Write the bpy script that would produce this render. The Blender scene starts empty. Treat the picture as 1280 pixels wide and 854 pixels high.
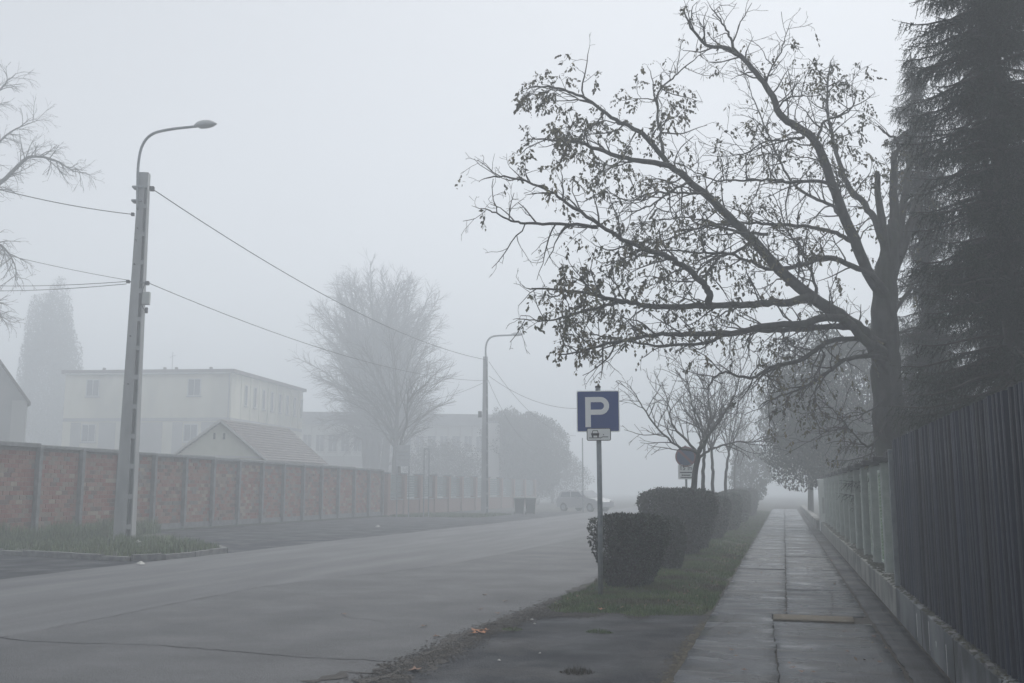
import bpy, math, random
import numpy as np
from mathutils import Vector
R = math.radians
random.seed(7); rng = np.random.default_rng(7)
scene = bpy.context.scene
col = scene.collection
# ------------------------------------------------------------ camera, world, sun, exposure
FPX = 1244.4
PITCH = math.atan(185 / FPX); YAW = math.atan(340 * math.cos(PITCH) / FPX)
cam = bpy.data.objects.new('camera', bpy.data.cameras.new('camera')); col.objects.link(cam)
cam.location = (0, 0, 1.6); cam.rotation_euler = (R(90) + PITCH, 0, YAW)
cam.data.lens = 35.0; cam.data.sensor_width = 36; cam.data.clip_end = 3000; cam.data.clip_start = 0.05
scene.camera = cam
SUN_EL, SUN_AZ = 60, 345      # azimuth measured from +Y towards -X
w = bpy.data.worlds.new('World'); scene.world = w; w.use_nodes = True
nt = w.node_tree; nt.nodes.clear()
sky = nt.nodes.new('ShaderNodeTexSky'); sky.sky_type = 'NISHITA'; sky.sun_disc = False
sky.sun_elevation = R(SUN_EL); sky.sun_rotation = R(-SUN_AZ); sky.air_density = 1.0; sky.dust_density = 1.5
hs = nt.nodes.new('ShaderNodeHueSaturation'); hs.inputs['Saturation'].default_value = 0.17
bg = nt.nodes.new('ShaderNodeBackground'); bg.inputs['Strength'].default_value = 0.09
ow = nt.nodes.new('ShaderNodeOutputWorld')
nt.links.new(sky.outputs[0], hs.inputs['Color']); nt.links.new(hs.outputs[0], bg.inputs['Color']); nt.links.new(bg.outputs[0], ow.inputs['Surface'])
sd = bpy.data.lights.new('sun', 'SUN'); sd.energy = 1.5; sd.angle = R(40); sd.color = (1, .97, .93)
so = bpy.data.objects.new('sun', sd); col.objects.link(so)
dv = Vector((-math.sin(R(SUN_AZ)) * math.cos(R(SUN_EL)), math.cos(R(SUN_AZ)) * math.cos(R(SUN_EL)), math.sin(R(SUN_EL))))
so.rotation_euler = dv.to_track_quat('Z', 'Y').to_euler(); so.location = dv * 100
scene.view_settings.view_transform = 'Standard'; scene.view_settings.look = 'None'
scene.view_settings.exposure = 0.86; scene.view_settings.gamma = 1
scene.cycles.volume_bounces = 3; scene.cycles.max_bounces = 6; scene.cycles.diffuse_bounces = 2
scene.cycles.glossy_bounces = 2; scene.cycles.transparent_max_bounces = 8
HAZE_DENSITY = 0.0106

# ------------------------------------------------------------ place helpers: a ray through a photo pixel met with a real plane
_f = Vector((-math.sin(YAW) * math.cos(PITCH), math.cos(YAW) * math.cos(PITCH), math.sin(PITCH)))
_r = Vector((math.cos(YAW), math.sin(YAW), 0)); _u = _r.cross(_f)
def ray(px, py): return _f + _r * ((px - 640) / FPX) + _u * ((427 - py) / FPX)
C0 = Vector((0, 0, 1.6))
def G(px, py, z=0): d = ray(px, py); return C0 + d * ((z - 1.6) / d.z)       # on the ground
def atY(px, py, Y): d = ray(px, py); return C0 + d * (Y / d.y)                # on the plane y = Y
def D(px, py, dep): return C0 + ray(px, py) * dep                            # at a distance

# ------------------------------------------------------------ object helpers
def setp(o, label=None, cat=None, group=None, kind=None):
    if label: o['label'] = label
    if cat: o['category'] = cat
    if group: o['group'] = group
    if kind: o['kind'] = kind
    return o
def empty(name, loc=(0, 0, 0), rz=0, label=None, cat=None, group=None):
    o = bpy.data.objects.new(name, None); col.objects.link(o); o.location = loc; o.rotation_euler = (0, 0, rz)
    o.empty_display_size = .2
    return setp(o, label, cat, group)
def link(name, me, mat=None, parent=None, **k):
    o = bpy.data.objects.new(name, me); col.objects.link(o)
    if mat and not me.materials: me.materials.append(mat)
    if parent: o.parent = parent
    return setp(o, **k)
def npmesh(name, V, F, smooth=False):
    V = np.asarray(V, np.float32).reshape(-1, 3); F = np.asarray(F, np.int32)
    me = bpy.data.meshes.new(name); n, m = F.shape
    me.vertices.add(len(V)); me.vertices.foreach_set('co', V.ravel())
    me.loops.add(n * m); me.loops.foreach_set('vertex_index', F.ravel())
    me.polygons.add(n); me.polygons.foreach_set('loop_start', np.arange(0, n * m, m, dtype=np.int32))
    me.polygons.foreach_set('loop_total', np.full(n, m, np.int32))
    me.polygons.foreach_set('use_smooth', np.full(n, smooth))
    me.update(calc_edges=True); return me
class MB:
    def __init__(s): s.v = []; s.f = []
    def add(s, vs, fs):
        b = len(s.v); s.v += [tuple(v) for v in vs]; s.f += [tuple(i + b for i in f) for f in fs]; return s
    def box(s, x0, x1, y0, y1, z0, z1):
        return s.add([(x0, y0, z0), (x1, y0, z0), (x1, y1, z0), (x0, y1, z0), (x0, y0, z1), (x1, y0, z1), (x1, y1, z1), (x0, y1, z1)],
                     [(0, 3, 2, 1), (4, 5, 6, 7), (0, 1, 5, 4), (1, 2, 6, 5), (2, 3, 7, 6), (3, 0, 4, 7)])
    def cbox(s, x0, x1, y0, y1, z0, z1, c=.01):     # box with chamfered top and upright edges
        a = [(x0 + c, y0), (x1 - c, y0), (x1, y0 + c), (x1, y1 - c), (x1 - c, y1), (x0 + c, y1), (x0, y1 - c), (x0, y0 + c)]
        cx, cy = (x0 + x1) / 2, (y0 + y1) / 2
        v = [(x, y, z0) for x, y in a] + [(x, y, z1 - c) for x, y in a]
        v += [(x - math.copysign(c, x - cx), y - math.copysign(c, y - cy), z1) for x, y in a]
        f = [tuple(reversed(range(8))), tuple(range(16, 24))]
        for k in (0, 8): f += [(k + i, k + (i + 1) % 8, k + 8 + (i + 1) % 8, k + 8 + i) for i in range(8)]
        return s.add(v, f)
    def prism(s, poly, z0, z1, axis='z'):
        n = len(poly)
        def m(p, h): return (p[0], p[1], h) if axis == 'z' else ((p[0], h, p[1]) if axis == 'y' else (h, p[0], p[1]))
        v = [m(p, z0) for p in poly] + [m(p, z1) for p in poly]
        f = [tuple(reversed(range(n))), tuple(range(n, 2 * n))] + [(i, (i + 1) % n, n + (i + 1) % n, n + i) for i in range(n)]
        return s.add(v, f)
    def poly(s, pts): return s.add(pts, [tuple(range(len(pts)))])
    def tube(s, pts, rad, n=8, caps=True):
        V, F = tube_np(np.array([tuple(p) for p in pts], float), np.broadcast_to(np.array(rad, float), (len(pts),)), n)
        b = len(s.v); s.add(V.tolist(), F.tolist())
        if caps: s.f.append(tuple(b + i for i in reversed(range(n)))); s.f.append(tuple(b + (len(pts) - 1) * n + i for i in range(n)))
        return s
    def mesh(s, name, smooth=False):
        me = bpy.data.meshes.new(name); me.from_pydata(s.v, [], s.f); me.update()
        if smooth: me.polygons.foreach_set('use_smooth', [True] * len(me.polygons))
        return me
    def build(s, name, mat, parent=None, smooth=False, **k): return link(name, s.mesh(name, smooth), mat, parent, **k)
def tube_np(P, rad, n):
    m = len(P); T = np.gradient(P, axis=0); T /= np.linalg.norm(T, axis=1, keepdims=True) + 1e-9
    ref = np.array([0, 0, 1.0]) if abs(T[0][2]) < .9 else np.array([1.0, 0, 0])
    A = np.cross(T, ref); A /= np.linalg.norm(A, axis=1, keepdims=True) + 1e-9
    B = np.cross(T, A); a = np.arange(n) * 2 * math.pi / n
    V = P[:, None] + rad[:, None, None] * (np.cos(a)[None, :, None] * A[:, None] + np.sin(a)[None, :, None] * B[:, None])
    i = np.arange(m - 1)[:, None] * n; j = np.arange(n)[None]; k = (j + 1) % n
    F = np.stack([i + j, i + k, i + n + k, i + n + j], -1).reshape(-1, 4)
    return V.reshape(-1, 3), F
def tubes_obj(name, paths, n, mat, parent, smooth=True, **k):
    VV, FF, b = [], [], 0
    for P, rad in paths:
        V, F = tube_np(P, rad, n); VV.append(V); FF.append(F + b); b += len(V)
    return link(name, npmesh(name, np.concatenate(VV), np.concatenate(FF), smooth), mat, parent, **k)
def rotmats(N, rg=rng, tilt=None, yaw=None):
    a = rg.uniform(0, 2 * math.pi, N) if yaw is None else yaw
    t = rg.uniform(0, math.pi, N) if tilt is None else tilt
    ca, sa, ct, st = np.cos(a), np.sin(a), np.cos(t), np.sin(t)
    M = np.zeros((N, 3, 3))
    M[:, 0, 0] = ca; M[:, 0, 1] = -sa * ct; M[:, 0, 2] = sa * st
    M[:, 1, 0] = sa; M[:, 1, 1] = ca * ct; M[:, 1, 2] = -ca * st
    M[:, 2, 1] = st; M[:, 2, 2] = ct
    return M
def frames(Dr, rg=rng):                   # frames whose Y axis follows Dr, random roll
    Dr = Dr / (np.linalg.norm(Dr, axis=1, keepdims=True) + 1e-9)
    q = rg.normal(size=Dr.shape); X = np.cross(Dr, q); X /= np.linalg.norm(X, axis=1, keepdims=True) + 1e-9
    return np.stack([X, Dr, np.cross(X, Dr)], -1)
def scatter(name, TV, TF, P, M, S, mat, parent=None, **k):
    TV = np.asarray(TV, float); TF = np.asarray(TF); N = len(P)
    S = np.asarray(S, float); S = S[:, None] if S.ndim == 1 else S
    V = np.einsum('nij,nkj->nki', M, TV[None] * S[:, None, :]) + P[:, None]
    F = TF[None] + (np.arange(N) * len(TV))[:, None, None]
    return link(name, npmesh(name, V.reshape(-1, 3), F.reshape(-1, TF.shape[1])), mat, parent, **k)
LEAF = ([(0, 0, 0), (.28, .45, .06), (0, 1, 0), (-.28, .45, .06)], [(0, 1, 2, 3)])
BLADE = ([(-.5, 0, 0), (.5, 0, 0), (.32, .12, .55), (-.32, .12, .55), (0, .42, 1)], [(0, 1, 2), (0, 2, 3), (3, 2, 4)])

# ------------------------------------------------------------ materials
def mat(name, c, rough=.8, c2=None, scale=4, detail=6, bump=0, bscale=40, rvar=0, spec=.5, metal=0, island=0, stretch=None, c3=None, s3=.6, grain=0, gs=160, orand=0):
    m = bpy.data.materials.new(name); m.use_nodes = True; n = m.node_tree; b = n.nodes['Principled BSDF']
    b.inputs['Roughness'].default_value = rough; b.inputs['Metallic'].default_value = metal
    b.inputs['Specular IOR Level'].default_value = spec
    b.inputs['Base Color'].default_value = (*c, 1)
    tc = n.nodes.new('ShaderNodeTexCoord'); src = tc.outputs['Object']
    if stretch:
        mp = n.nodes.new('ShaderNodeMapping'); mp.inputs['Scale'].default_value = stretch
        n.links.new(src, mp.inputs[0]); src = mp.outputs[0]
    last = None
    if c2:
        no = n.nodes.new('ShaderNodeTexNoise'); no.inputs['Scale'].default_value = scale; no.inputs['Detail'].default_value = detail
        n.links.new(src, no.inputs['Vector'])
        rp = n.nodes.new('ShaderNodeValToRGB'); rp.color_ramp.elements[0].position = .36; rp.color_ramp.elements[1].position = .66
        rp.color_ramp.elements[0].color = (*c, 1); rp.color_ramp.elements[1].color = (*c2, 1)
        n.links.new(no.outputs[0], rp.inputs[0]); last = rp.outputs[0]
        if c3:
            n3 = n.nodes.new('ShaderNodeTexNoise'); n3.inputs['Scale'].default_value = s3; n3.inputs['Detail'].default_value = 5
            n.links.new(src, n3.inputs['Vector'])
            r3 = n.nodes.new('ShaderNodeValToRGB'); r3.color_ramp.elements[0].position = .5; r3.color_ramp.elements[1].position = .62
            n.links.new(n3.outputs[0], r3.inputs[0])
            mx = n.nodes.new('ShaderNodeMix'); mx.data_type = 'RGBA'; mx.inputs[7].default_value = (*c3, 1)
            n.links.new(r3.outputs[0], mx.inputs[0]); n.links.new(last, mx.inputs[6]); last = mx.outputs[2]
        if rvar:
            mr = n.nodes.new('ShaderNodeMapRange'); mr.inputs[1].default_value = .35; mr.inputs[2].default_value = .65
            mr.inputs[3].default_value = rough - rvar; mr.inputs[4].default_value = rough + rvar
            n2 = n.nodes.new('ShaderNodeTexNoise'); n2.inputs['Scale'].default_value = scale * .45; n2.inputs['Detail'].default_value = 5
            n.links.new(src, n2.inputs['Vector']); n.links.new(n2.outputs[0], mr.inputs[0]); n.links.new(mr.outputs[0], b.inputs['Roughness'])
    if island:
        ge = n.nodes.new('ShaderNodeNewGeometry'); hv = n.nodes.new('ShaderNodeHueSaturation')
        m2 = n.nodes.new('ShaderNodeMapRange'); m2.inputs[3].default_value = 1 - island; m2.inputs[4].default_value = 1 + island
        n.links.new(ge.outputs['Random Per Island'], m2.inputs[0]); n.links.new(m2.outputs[0], hv.inputs['Value'])
        m4 = n.nodes.new('ShaderNodeMapRange'); m4.inputs[3].default_value = .5 - island * .06; m4.inputs[4].default_value = .5 + island * .04
        mm = n.nodes.new('ShaderNodeMath'); mm.operation = 'FRACT'; m5 = n.nodes.new('ShaderNodeMath'); m5.operation = 'MULTIPLY'; m5.inputs[1].default_value = 7.3
        n.links.new(ge.outputs['Random Per Island'], m5.inputs[0]); n.links.new(m5.outputs[0], mm.inputs[0]); n.links.new(mm.outputs[0], m4.inputs[0]); n.links.new(m4.outputs[0], hv.inputs['Hue'])
        if last: n.links.new(last, hv.inputs['Color'])
        else: hv.inputs['Color'].default_value = (*c, 1)
        last = hv.outputs[0]
    if orand and last:
        oi = n.nodes.new('ShaderNodeObjectInfo'); om = n.nodes.new('ShaderNodeMapRange'); om.inputs[3].default_value = 1 - orand; om.inputs[4].default_value = 1 + orand
        oh = n.nodes.new('ShaderNodeHueSaturation'); n.links.new(oi.outputs['Random'], om.inputs[0]); n.links.new(om.outputs[0], oh.inputs['Value']); n.links.new(last, oh.inputs['Color']); last = oh.outputs[0]
    if grain and last:
        gn_ = n.nodes.new('ShaderNodeTexNoise'); gn_.inputs['Scale'].default_value = gs; gn_.inputs['Detail'].default_value = 3; n.links.new(tc.outputs['Object'], gn_.inputs['Vector'])
        gm = n.nodes.new('ShaderNodeMapRange'); gm.inputs[1].default_value = .35; gm.inputs[2].default_value = .65; gm.inputs[3].default_value = 1 - grain; gm.inputs[4].default_value = 1 + grain
        gh = n.nodes.new('ShaderNodeHueSaturation'); n.links.new(gn_.outputs[0], gm.inputs[0]); n.links.new(gm.outputs[0], gh.inputs['Value']); n.links.new(last, gh.inputs['Color']); last = gh.outputs[0]
    if last: n.links.new(last, b.inputs['Base Color'])
    if bump:
        nb = n.nodes.new('ShaderNodeTexNoise'); nb.inputs['Scale'].default_value = bscale; nb.inputs['Detail'].default_value = 8
        bp = n.nodes.new('ShaderNodeBump'); bp.inputs['Strength'].default_value = bump; bp.inputs['Distance'].default_value = .02
        n.links.new(src, nb.inputs['Vector']); n.links.new(nb.outputs[0], bp.inputs['Height']); n.links.new(bp.outputs[0], b.inputs['Normal'])
    return m
M_road = mat('road_asphalt', (.054, .057, .062), .58, (.07, .073, .079), 3, 10, .9, 70, .07, c3=(.046, .049, .055), s3=.8, grain=.42, gs=45, stretch=(1, .14, 1))
M_road2 = mat('resurfaced_asphalt', (.045, .048, .053), .6, (.06, .063, .069), 2, 10, .9, 70, .07, c3=(.04, .043, .048), s3=.7, grain=.42, gs=55)
M_apron = mat('dark_asphalt', (.01, .013, .018), .6, (.022, .025, .031), 2.6, 10, 1.0, 50, .15, c3=(.035, .036, .039), s3=1.3, spec=.14, grain=.4, gs=60)
M_slab = mat('slab_concrete', (.011, .017, .027), .27, (.034, .042, .056), 1.9, 12, 1.0, 45, .24, c3=(.007, .01, .015), s3=1.0, stretch=(1, 1.8, 1), spec=.5, grain=.35, gs=70, orand=.32)
M_slabstrip = mat('wet_gutter', (.01, .012, .017), .5, (.022, .025, .031), 3, 9, .9, 60, .15, spec=.2)
M_bed = mat('joint_dirt', (.03, .028, .025), .95, (.055, .05, .045), 9, 6, .8, 60)
M_patch = mat('gravel_patch', (.1, .087, .065), .85, (.18, .155, .12), 60, 4, .9, 110)
M_soil = mat('soil', (.04, .042, .036), .95, (.065, .07, .05), 5, 6, .8, 40, c3=(.05, .046, .04), s3=1.5)
M_soilwet = mat('wet_soil', (.02, .019, .018), .8, (.045, .04, .035), 14, 6, .8, 60)
M_grass = mat('grass_blade', (.07, .12, .045), .7, (.13, .18, .07), 2.2, 4, island=.35, spec=.25, c3=(.085, .085, .05), s3=1.1)
M_grassfar = mat('grass_tall', (.075, .115, .05), .75, (.12, .15, .075), 1.5, 4, island=.35, spec=.2)
M_kerb = mat('kerb_stone', (.12, .122, .125), .8, (.2, .2, .2), 6, 7, .7, 40)
M_conc = mat('cast_concrete', (.22, .23, .235), .85, (.31, .32, .32), 5, 8, .5, 40)
M_conc_d = mat('post_concrete', (.15, .155, .16), .9, (.22, .225, .23), 5, 7, .5, 40)
M_pole = mat('pole_concrete', (.26, .27, .275), .85, (.36, .37, .37), 3, 8, .4, 60, stretch=(1, 1, .25))
M_poleshade = mat('pole_concrete_shaded', (.13, .145, .15), .9, (.17, .185, .19), 5, 6, .4, 50)  # darker copy of the pole concrete: the recess shade is put into the colour
M_plinth = mat('stained_plinth', (.07, .08, .09), .75, (.2, .215, .225), .9, 9, .5, 40, .1, c3=(.05, .055, .06), s3=1.4, stretch=(1.3, 1.3, .7))
M_plinth2 = mat('pale_plinth', (.2, .21, .2), .8, (.32, .32, .3), 2.2, 8, .5, 40, stretch=(1, 1, .8), c3=(.15, .155, .15), s3=1.6)
M_moss = mat('mossy_ledge', (.05, .055, .04), .95, (.1, .1, .085), 14, 6, .9, 60)
M_white = mat('white_spill', (.75, .75, .74), .6)
M_dark = mat('dark_board', (.01, .015, .03), .5, (.018, .024, .042), 6, 6, .4, 50, .1, stretch=(3, 3, .35), orand=.45)
M_darkrail = mat('dark_rail', (.015, .018, .026), .6)
M_pillar = mat('rendered_pillar', (.3, .335, .32), .9, (.4, .43, .41), 6, 8, .6, 60)
M_cap = mat('pillar_cap', (.045, .045, .05), .85, (.07, .07, .072), 8, 6, .5, 50)
M_frame = mat('pale_frame', (.7, .76, .7), .5, (.5, .58, .52), 20, 5)
M_louvre = mat('green_louvre', (.12, .22, .085), .55, (.17, .29, .12), 12, 5)
M_galv = mat('galvanised_steel', (.2, .225, .24), .5, (.28, .3, .315), 12, 5, metal=.35)
M_signblue = mat('sign_blue', (.005, .042, .2), .4, (.006, .046, .215), 3, 3)
M_signwhite = mat('sign_white', (.78, .8, .79), .45, (.84, .85, .85), 3, 3)
M_signblack = mat('sign_black', (.012, .012, .014), .5)
M_signred = mat('sign_red', (.2, .09, .1), .6)
M_bark = mat('dark_bark', (.035, .034, .033), .95, (.07, .068, .064), 9, 9, 1.0, 18, stretch=(1, 1, .35), c3=(.05, .056, .042), s3=2.5)
M_twig = mat('twig_bark', (.04, .037, .034), .9, (.06, .055, .05), 8, 4)
M_bark2 = mat('grey_bark', (.07, .068, .063), .9, (.11, .105, .095), 7, 6, .7, 25, stretch=(1, 1, .4))
M_leaf = mat('autumn_leaf', (.05, .056, .025), .65, (.12, .1, .04), 1.4, 3, island=.45, spec=.3)
M_hedge = mat('hedge_leaf', (.008, .015, .01), .45, (.026, .042, .022), 5, 4, island=.65, spec=.45)
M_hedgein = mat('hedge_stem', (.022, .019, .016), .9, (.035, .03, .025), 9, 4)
M_needle = mat('spruce_needle', (.012, .022, .016), .6, (.026, .042, .028), 1.6, 3, island=.3, spec=.3)
M_yew = mat('far_leaf', (.028, .038, .025), .8, (.045, .055, .036), .9, 3, island=.15, spec=.1)
M_brickred = [mat('fired_brick_%s' % n, a, .9, b_, 7, 6, .6, 30) for n, a, b_ in (
    ('red', (.2, .07, .05), (.25, .1, .075)), ('rose', (.23, .115, .085), (.28, .155, .12)), ('tan', (.2, .15, .115), (.25, .19, .15)),
    ('yellow', (.27, .22, .16), (.31, .26, .2)), ('brown', (.12, .072, .06), (.16, .1, .085)), ('grey', (.15, .13, .12), (.2, .18, .165)))]
M_mortar = mat('mortar', (.17, .15, .14), .95, (.23, .21, .195), 8, 6, .7, 40)
M_cream = mat('cream_render', (.7, .68, .55), .9, (.8, .78, .66), .6, 8, .2, 30, c3=(.6, .59, .5), s3=.35, stretch=(1, 1, .3))
M_greyr = mat('grey_render', (.38, .39, .38), .9, (.44, .44, .43), .8, 6)
M_glass = mat('window_glass', (.1, .12, .14), .15, (.16, .18, .2), .8, 2)
M_wframe = mat('window_frame_paint', (.6, .62, .6), .6)
M_roof = mat('roof_tile', (.13, .12, .12), .85, (.19, .175, .17), 5, 6, .5, 30)
M_rooflite = mat('roof_sheet', (.2, .21, .22), .8, (.26, .27, .28), 2, 5)
M_gable = mat('gable_render', (.52, .53, .44), .9, (.6, .6, .52), 1.5, 6)
M_timber = mat('painted_timber', (.5, .5, .48), .7)
M_cable = mat('cable_black', (.05, .052, .056), .7)
M_lamp = mat('lamp_housing', (.4, .41, .42), .5, (.5, .51, .52), 4, 3)
M_box = mat('box_grey', (.42, .44, .42), .6)
M_bin = mat('bin_plastic', (.04, .06, .055), .6)
M_carp = mat('car_paint', (.42, .43, .44), .3, metal=.1)
M_rubber = mat('tyre_rubber', (.02, .02, .02), .9)
M_brownpil = mat('brown_brick', (.2, .125, .105), .9, (.28, .2, .17), 14, 5, .6, 30)
M_panel = mat('teal_panel', (.13, .17, .17), .7, (.18, .22, .215), 4, 4)
M_litter = mat('white_litter', (.42, .42, .4), .7)
M_orange = mat('orange_leaf', (.24, .085, .03), .6, (.34, .14, .05), 20, 3)
M_brownleaf = mat('brown_leaf', (.14, .085, .05), .7, (.22, .14, .08), 20, 3, island=.4)

# ------------------------------------------------------------ setting: ground, road, side apron, verge, sidewalk
def sheet(name, poly, z, mat_, **k):
    return MB().poly([(x, y, z) for x, y in poly]).build(name, mat_, kind='structure', **k)
sheet('ground', [(-300, -60), (300, -60), (300, 400), (-300, 400)], -.06, M_soil)
def grid_sheet(name, x0, x1, y0, y1, nx, ny, zf, mat_, parent=None, kind='structure'):
    xs = x0 + (x1 - x0) * np.linspace(0, 1, nx + 1); ys = y0 + (y1 - y0) * np.linspace(0, 1, ny + 1) ** 1.6
    XX, YY = np.meshgrid(xs, ys); ZZ = zf(XX, YY); V = np.stack([XX, YY, ZZ], -1).reshape(-1, 3)
    i = np.arange(ny)[:, None] * (nx + 1); j = np.arange(nx)[None]
    F = np.stack([i + j, i + j + 1, i + nx + 2 + j, i + nx + 1 + j], -1).reshape(-1, 4)
    return link(name, npmesh(name, V, F, True), mat_, parent, kind=kind)
def wob(a, s=0): return .5 * np.sin(a * 1.3 + s) + .3 * np.sin(a * 3.1 + 2 * s + 1) + .2 * np.sin(a * 7.7 + 3 * s)
ys = np.linspace(-20, 250, 541)
def right_edge(y): return -3.32 + .07 * wob(y * .8) + .04 * wob(y * 4.1, 2)
def left_edge(y): return -13.75 + .09 * wob(y * .5, 4) + np.clip((y - 30) * .02, 0, .35)
V = []; F = []
for i, y in enumerate(ys): V += [(left_edge(y), y, 0), (right_edge(y), y, 0)]
for i in range(len(ys) - 1): F.append((2 * i, 2 * i + 1, 2 * i + 3, 2 * i + 2))
road = link('road', npmesh('road', V, F), M_road, kind='structure')
# side road and parking apron of older, darker asphalt on the left
grid_sheet('parking_apron', -60, -13.2, -10, 72, 60, 90, lambda x, y: -.012 + .004 * np.sin(x * 1.1) * np.cos(y * .9), M_apron)
# driveway patch on the right, before the verge
grid_sheet('driveway_apron', -3.45, -.9, 1, 13.0, 26, 60, lambda x, y: .004 + .03 * np.clip((x + 3.4) / 2.4, 0, 1) + .006 * np.sin(x * 5 + y * 2) * np.sin(y * 3.1) + .004 * np.sin(x * 11), M_apron)
def verge_z(x, y): return -.02 + .09 * np.clip(np.minimum(x + 3.4, -.85 - x) / .9, 0, 1) * np.clip((y - 12.9) / 1.2, 0, 1) + .012 * np.sin(x * 4 + y) * np.sin(y * 2.3 - x)
grid_sheet('grass_verge', -3.42, -.86, 12.7, 200, 24, 300, verge_z, M_soil)
grid_sheet('fence_strip', 1.2, 40, -4, 200, 30, 60, lambda x, y: -.02 + 0 * x, M_soil)

# asphalt cracks and seam in the road
def crack(pts, wd, name, parent, mt, z=.009, seed=1, wig=.012, lo=.35):
    r_ = random.Random(seed); P = []
    for a, b in zip(pts[:-1], pts[1:]):
        n = max(2, int((Vector(b) - Vector(a)).length / .12))
        for k in range(n): P.append(Vector(a).lerp(Vector(b), k / n))
    P.append(Vector(pts[-1])); V = []; F = []
    for i, p in enumerate(P):
        d = (P[min(i + 1, len(P) - 1)] - P[max(i - 1, 0)]).normalized(); nrm = Vector((-d.y, d.x)); p = p + nrm * r_.gauss(0, wig)
        h = wd * r_.uniform(lo, 1.1) / 2; V += [(p.x - nrm.x * h, p.y - nrm.y * h, z), (p.x + nrm.x * h, p.y + nrm.y * h, z)]
        if i: F.append((2 * i - 2, 2 * i, 2 * i + 1, 2 * i - 1))
    return link(name, npmesh(name, V, F), mt, parent)
def gp(*l): return [tuple(G(*p).xy) for p in l]
crack(gp((-60, 790), (0, 797), (35, 802), (120, 805), (200, 807), (245, 811), (300, 815), (370, 822), (440, 825), (540, 829)), .03, 'asphalt_crack', road, M_signblack, seed=3)
crack(gp((60, 786), (140, 771), (230, 752), (330, 733), (420, 722), (560, 706), (640, 690)), .03, 'asphalt_crack', road, M_signblack, seed=4)
_sp = gp((60, 786), (140, 771), (230, 752), (330, 733), (420, 722), (560, 706), (640, 690)) + [(-6.3, 45), (-6.2, 80)]
V = []; F = []
for i, (x, y) in enumerate(_sp): V += [(x, y, .004), (right_edge(y) - .05, y, .004)]
V = [(-8.2, 4, .004), (right_edge(4) - .05, 4, .004)] + V
for i in range(len(_sp)): F.append((2 * i, 2 * i + 1, 2 * i + 3, 2 * i + 2))
link('resurfaced_strip', npmesh('resurfaced_strip', V, F), M_road2, road)
crack(gp((0, 798), (10, 795)), .05, 'asphalt_crack', road, M_signblack, seed=5)
crack(gp((410, 770), (425, 771), (470, 776)), .02, 'asphalt_crack', road, M_signblack, seed=6)

# sidewalk: bed of dirt with slabs lying on it
side = MB().box(-.97, 1.3, 0, 200, -.05, .036).build('sidewalk', M_bed, kind='structure')
slabm = {}
def slab(x0, x1, y0, y1, sk0=0, sk1=0, m=M_slab, name='paving_slab', h=.05, **k):
    dz = random.uniform(-.006, .006)
    g = .012
    nx = max(3, int((x1 - x0) / .12)); ny = max(3, min(60, int((y1 - y0) / .15))); V = []; F = []
    s = random.uniform(0, 50)
    for j in range(ny + 1):
        for i in range(nx + 1):
            u, v = i / nx, j / ny
            y = y0 + g + (y1 - y0 - 2 * g) * v; lx = x0 + g + (sk0 * (1 - v)); rx = x1 - g + (sk1 * (1 - v))
            x = lx + (rx - lx) * u
            e = min(u * (x1 - x0), (1 - u) * (x1 - x0), v * (y1 - y0), (1 - v) * (y1 - y0))
            z = h + dz + .003 * math.sin(x * 3 + s) * math.sin(y * 1.4 + s)
            if e < .02: x += random.gauss(0, .006); y += random.gauss(0, .008)
            V.append((x, y, z))
    n1 = nx + 1
    for j in range(ny):
        for i in range(nx): F.append((j * n1 + i, j * n1 + i + 1, (j + 1) * n1 + i + 1, (j + 1) * n1 + i))
    ring = [i for i in range(n1)] + [j * n1 + nx for j in range(1, ny + 1)] + [ny * n1 + i for i in range(nx - 1, -1, -1)] + [j * n1 for j in range(ny - 1, 0, -1)]
    b = len(V); V += [(V[i][0], V[i][1], -.02) for i in ring]
    for q in range(len(ring)): r_ = (q + 1) % len(ring); F.append((ring[r_], ring[q], b + q, b + r_))
    me = npmesh(name, V, F, True); nf = len(F); fl_ = [i < nf - len(ring) for i in range(nf)]; me.polygons.foreach_set('use_smooth', fl_); o = link(name, me, m, side); setp(o, **k); return o
JX = -.03
rowsL = [1, 5.2, 13.25, 20.6, 22.9, 26.2, 33, 38, 44.5, 52, 60, 70, 84]
rowsR = [1, 12.62, 16.6, 20.6, 24.6, 27.8, 36, 44.5, 52, 60, 70, 84]
for a, b in zip(rowsL[:-1], rowsL[1:]): slab(-.95, JX - (.17 if b < 14 and a > 5 else 0), a, b, 0, .2 if b < 14 and a > 5 else 0)
for a, b in zip(rowsR[:-1], rowsR[1:]):
    a2 = 13.3 if a == 12.62 else a
    slab(JX - (.17 if a < 2 else 0), .93, a2, b, .3 if a < 2 else 0, 0)
gy = [1, 6, 12.6, 17, 20.6, 24, 28, 34, 41, 50, 62]
for a, b in zip(gy[:-1], gy[1:]): slab(.95, 1.26, a, b, m=M_slabstrip, name='gutter_slab', h=.04)
slab(-.2, .76, 12.68, 13.25, m=M_patch, name='gravel_patch', h=.058, label='ochre gravelly patch across the wet sidewalk')
crack([(-.12, 11.6), (.2, 11.55), (.5, 11.3), (.92, 11.45)], .014, 'slab_crack', side, M_bed, z=.0585, seed=8)
crack([(-.01, 17.4), (.5, 17.6), (.92, 17.5)], .012, 'slab_crack', side, M_bed, z=.0595, seed=9)
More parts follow.
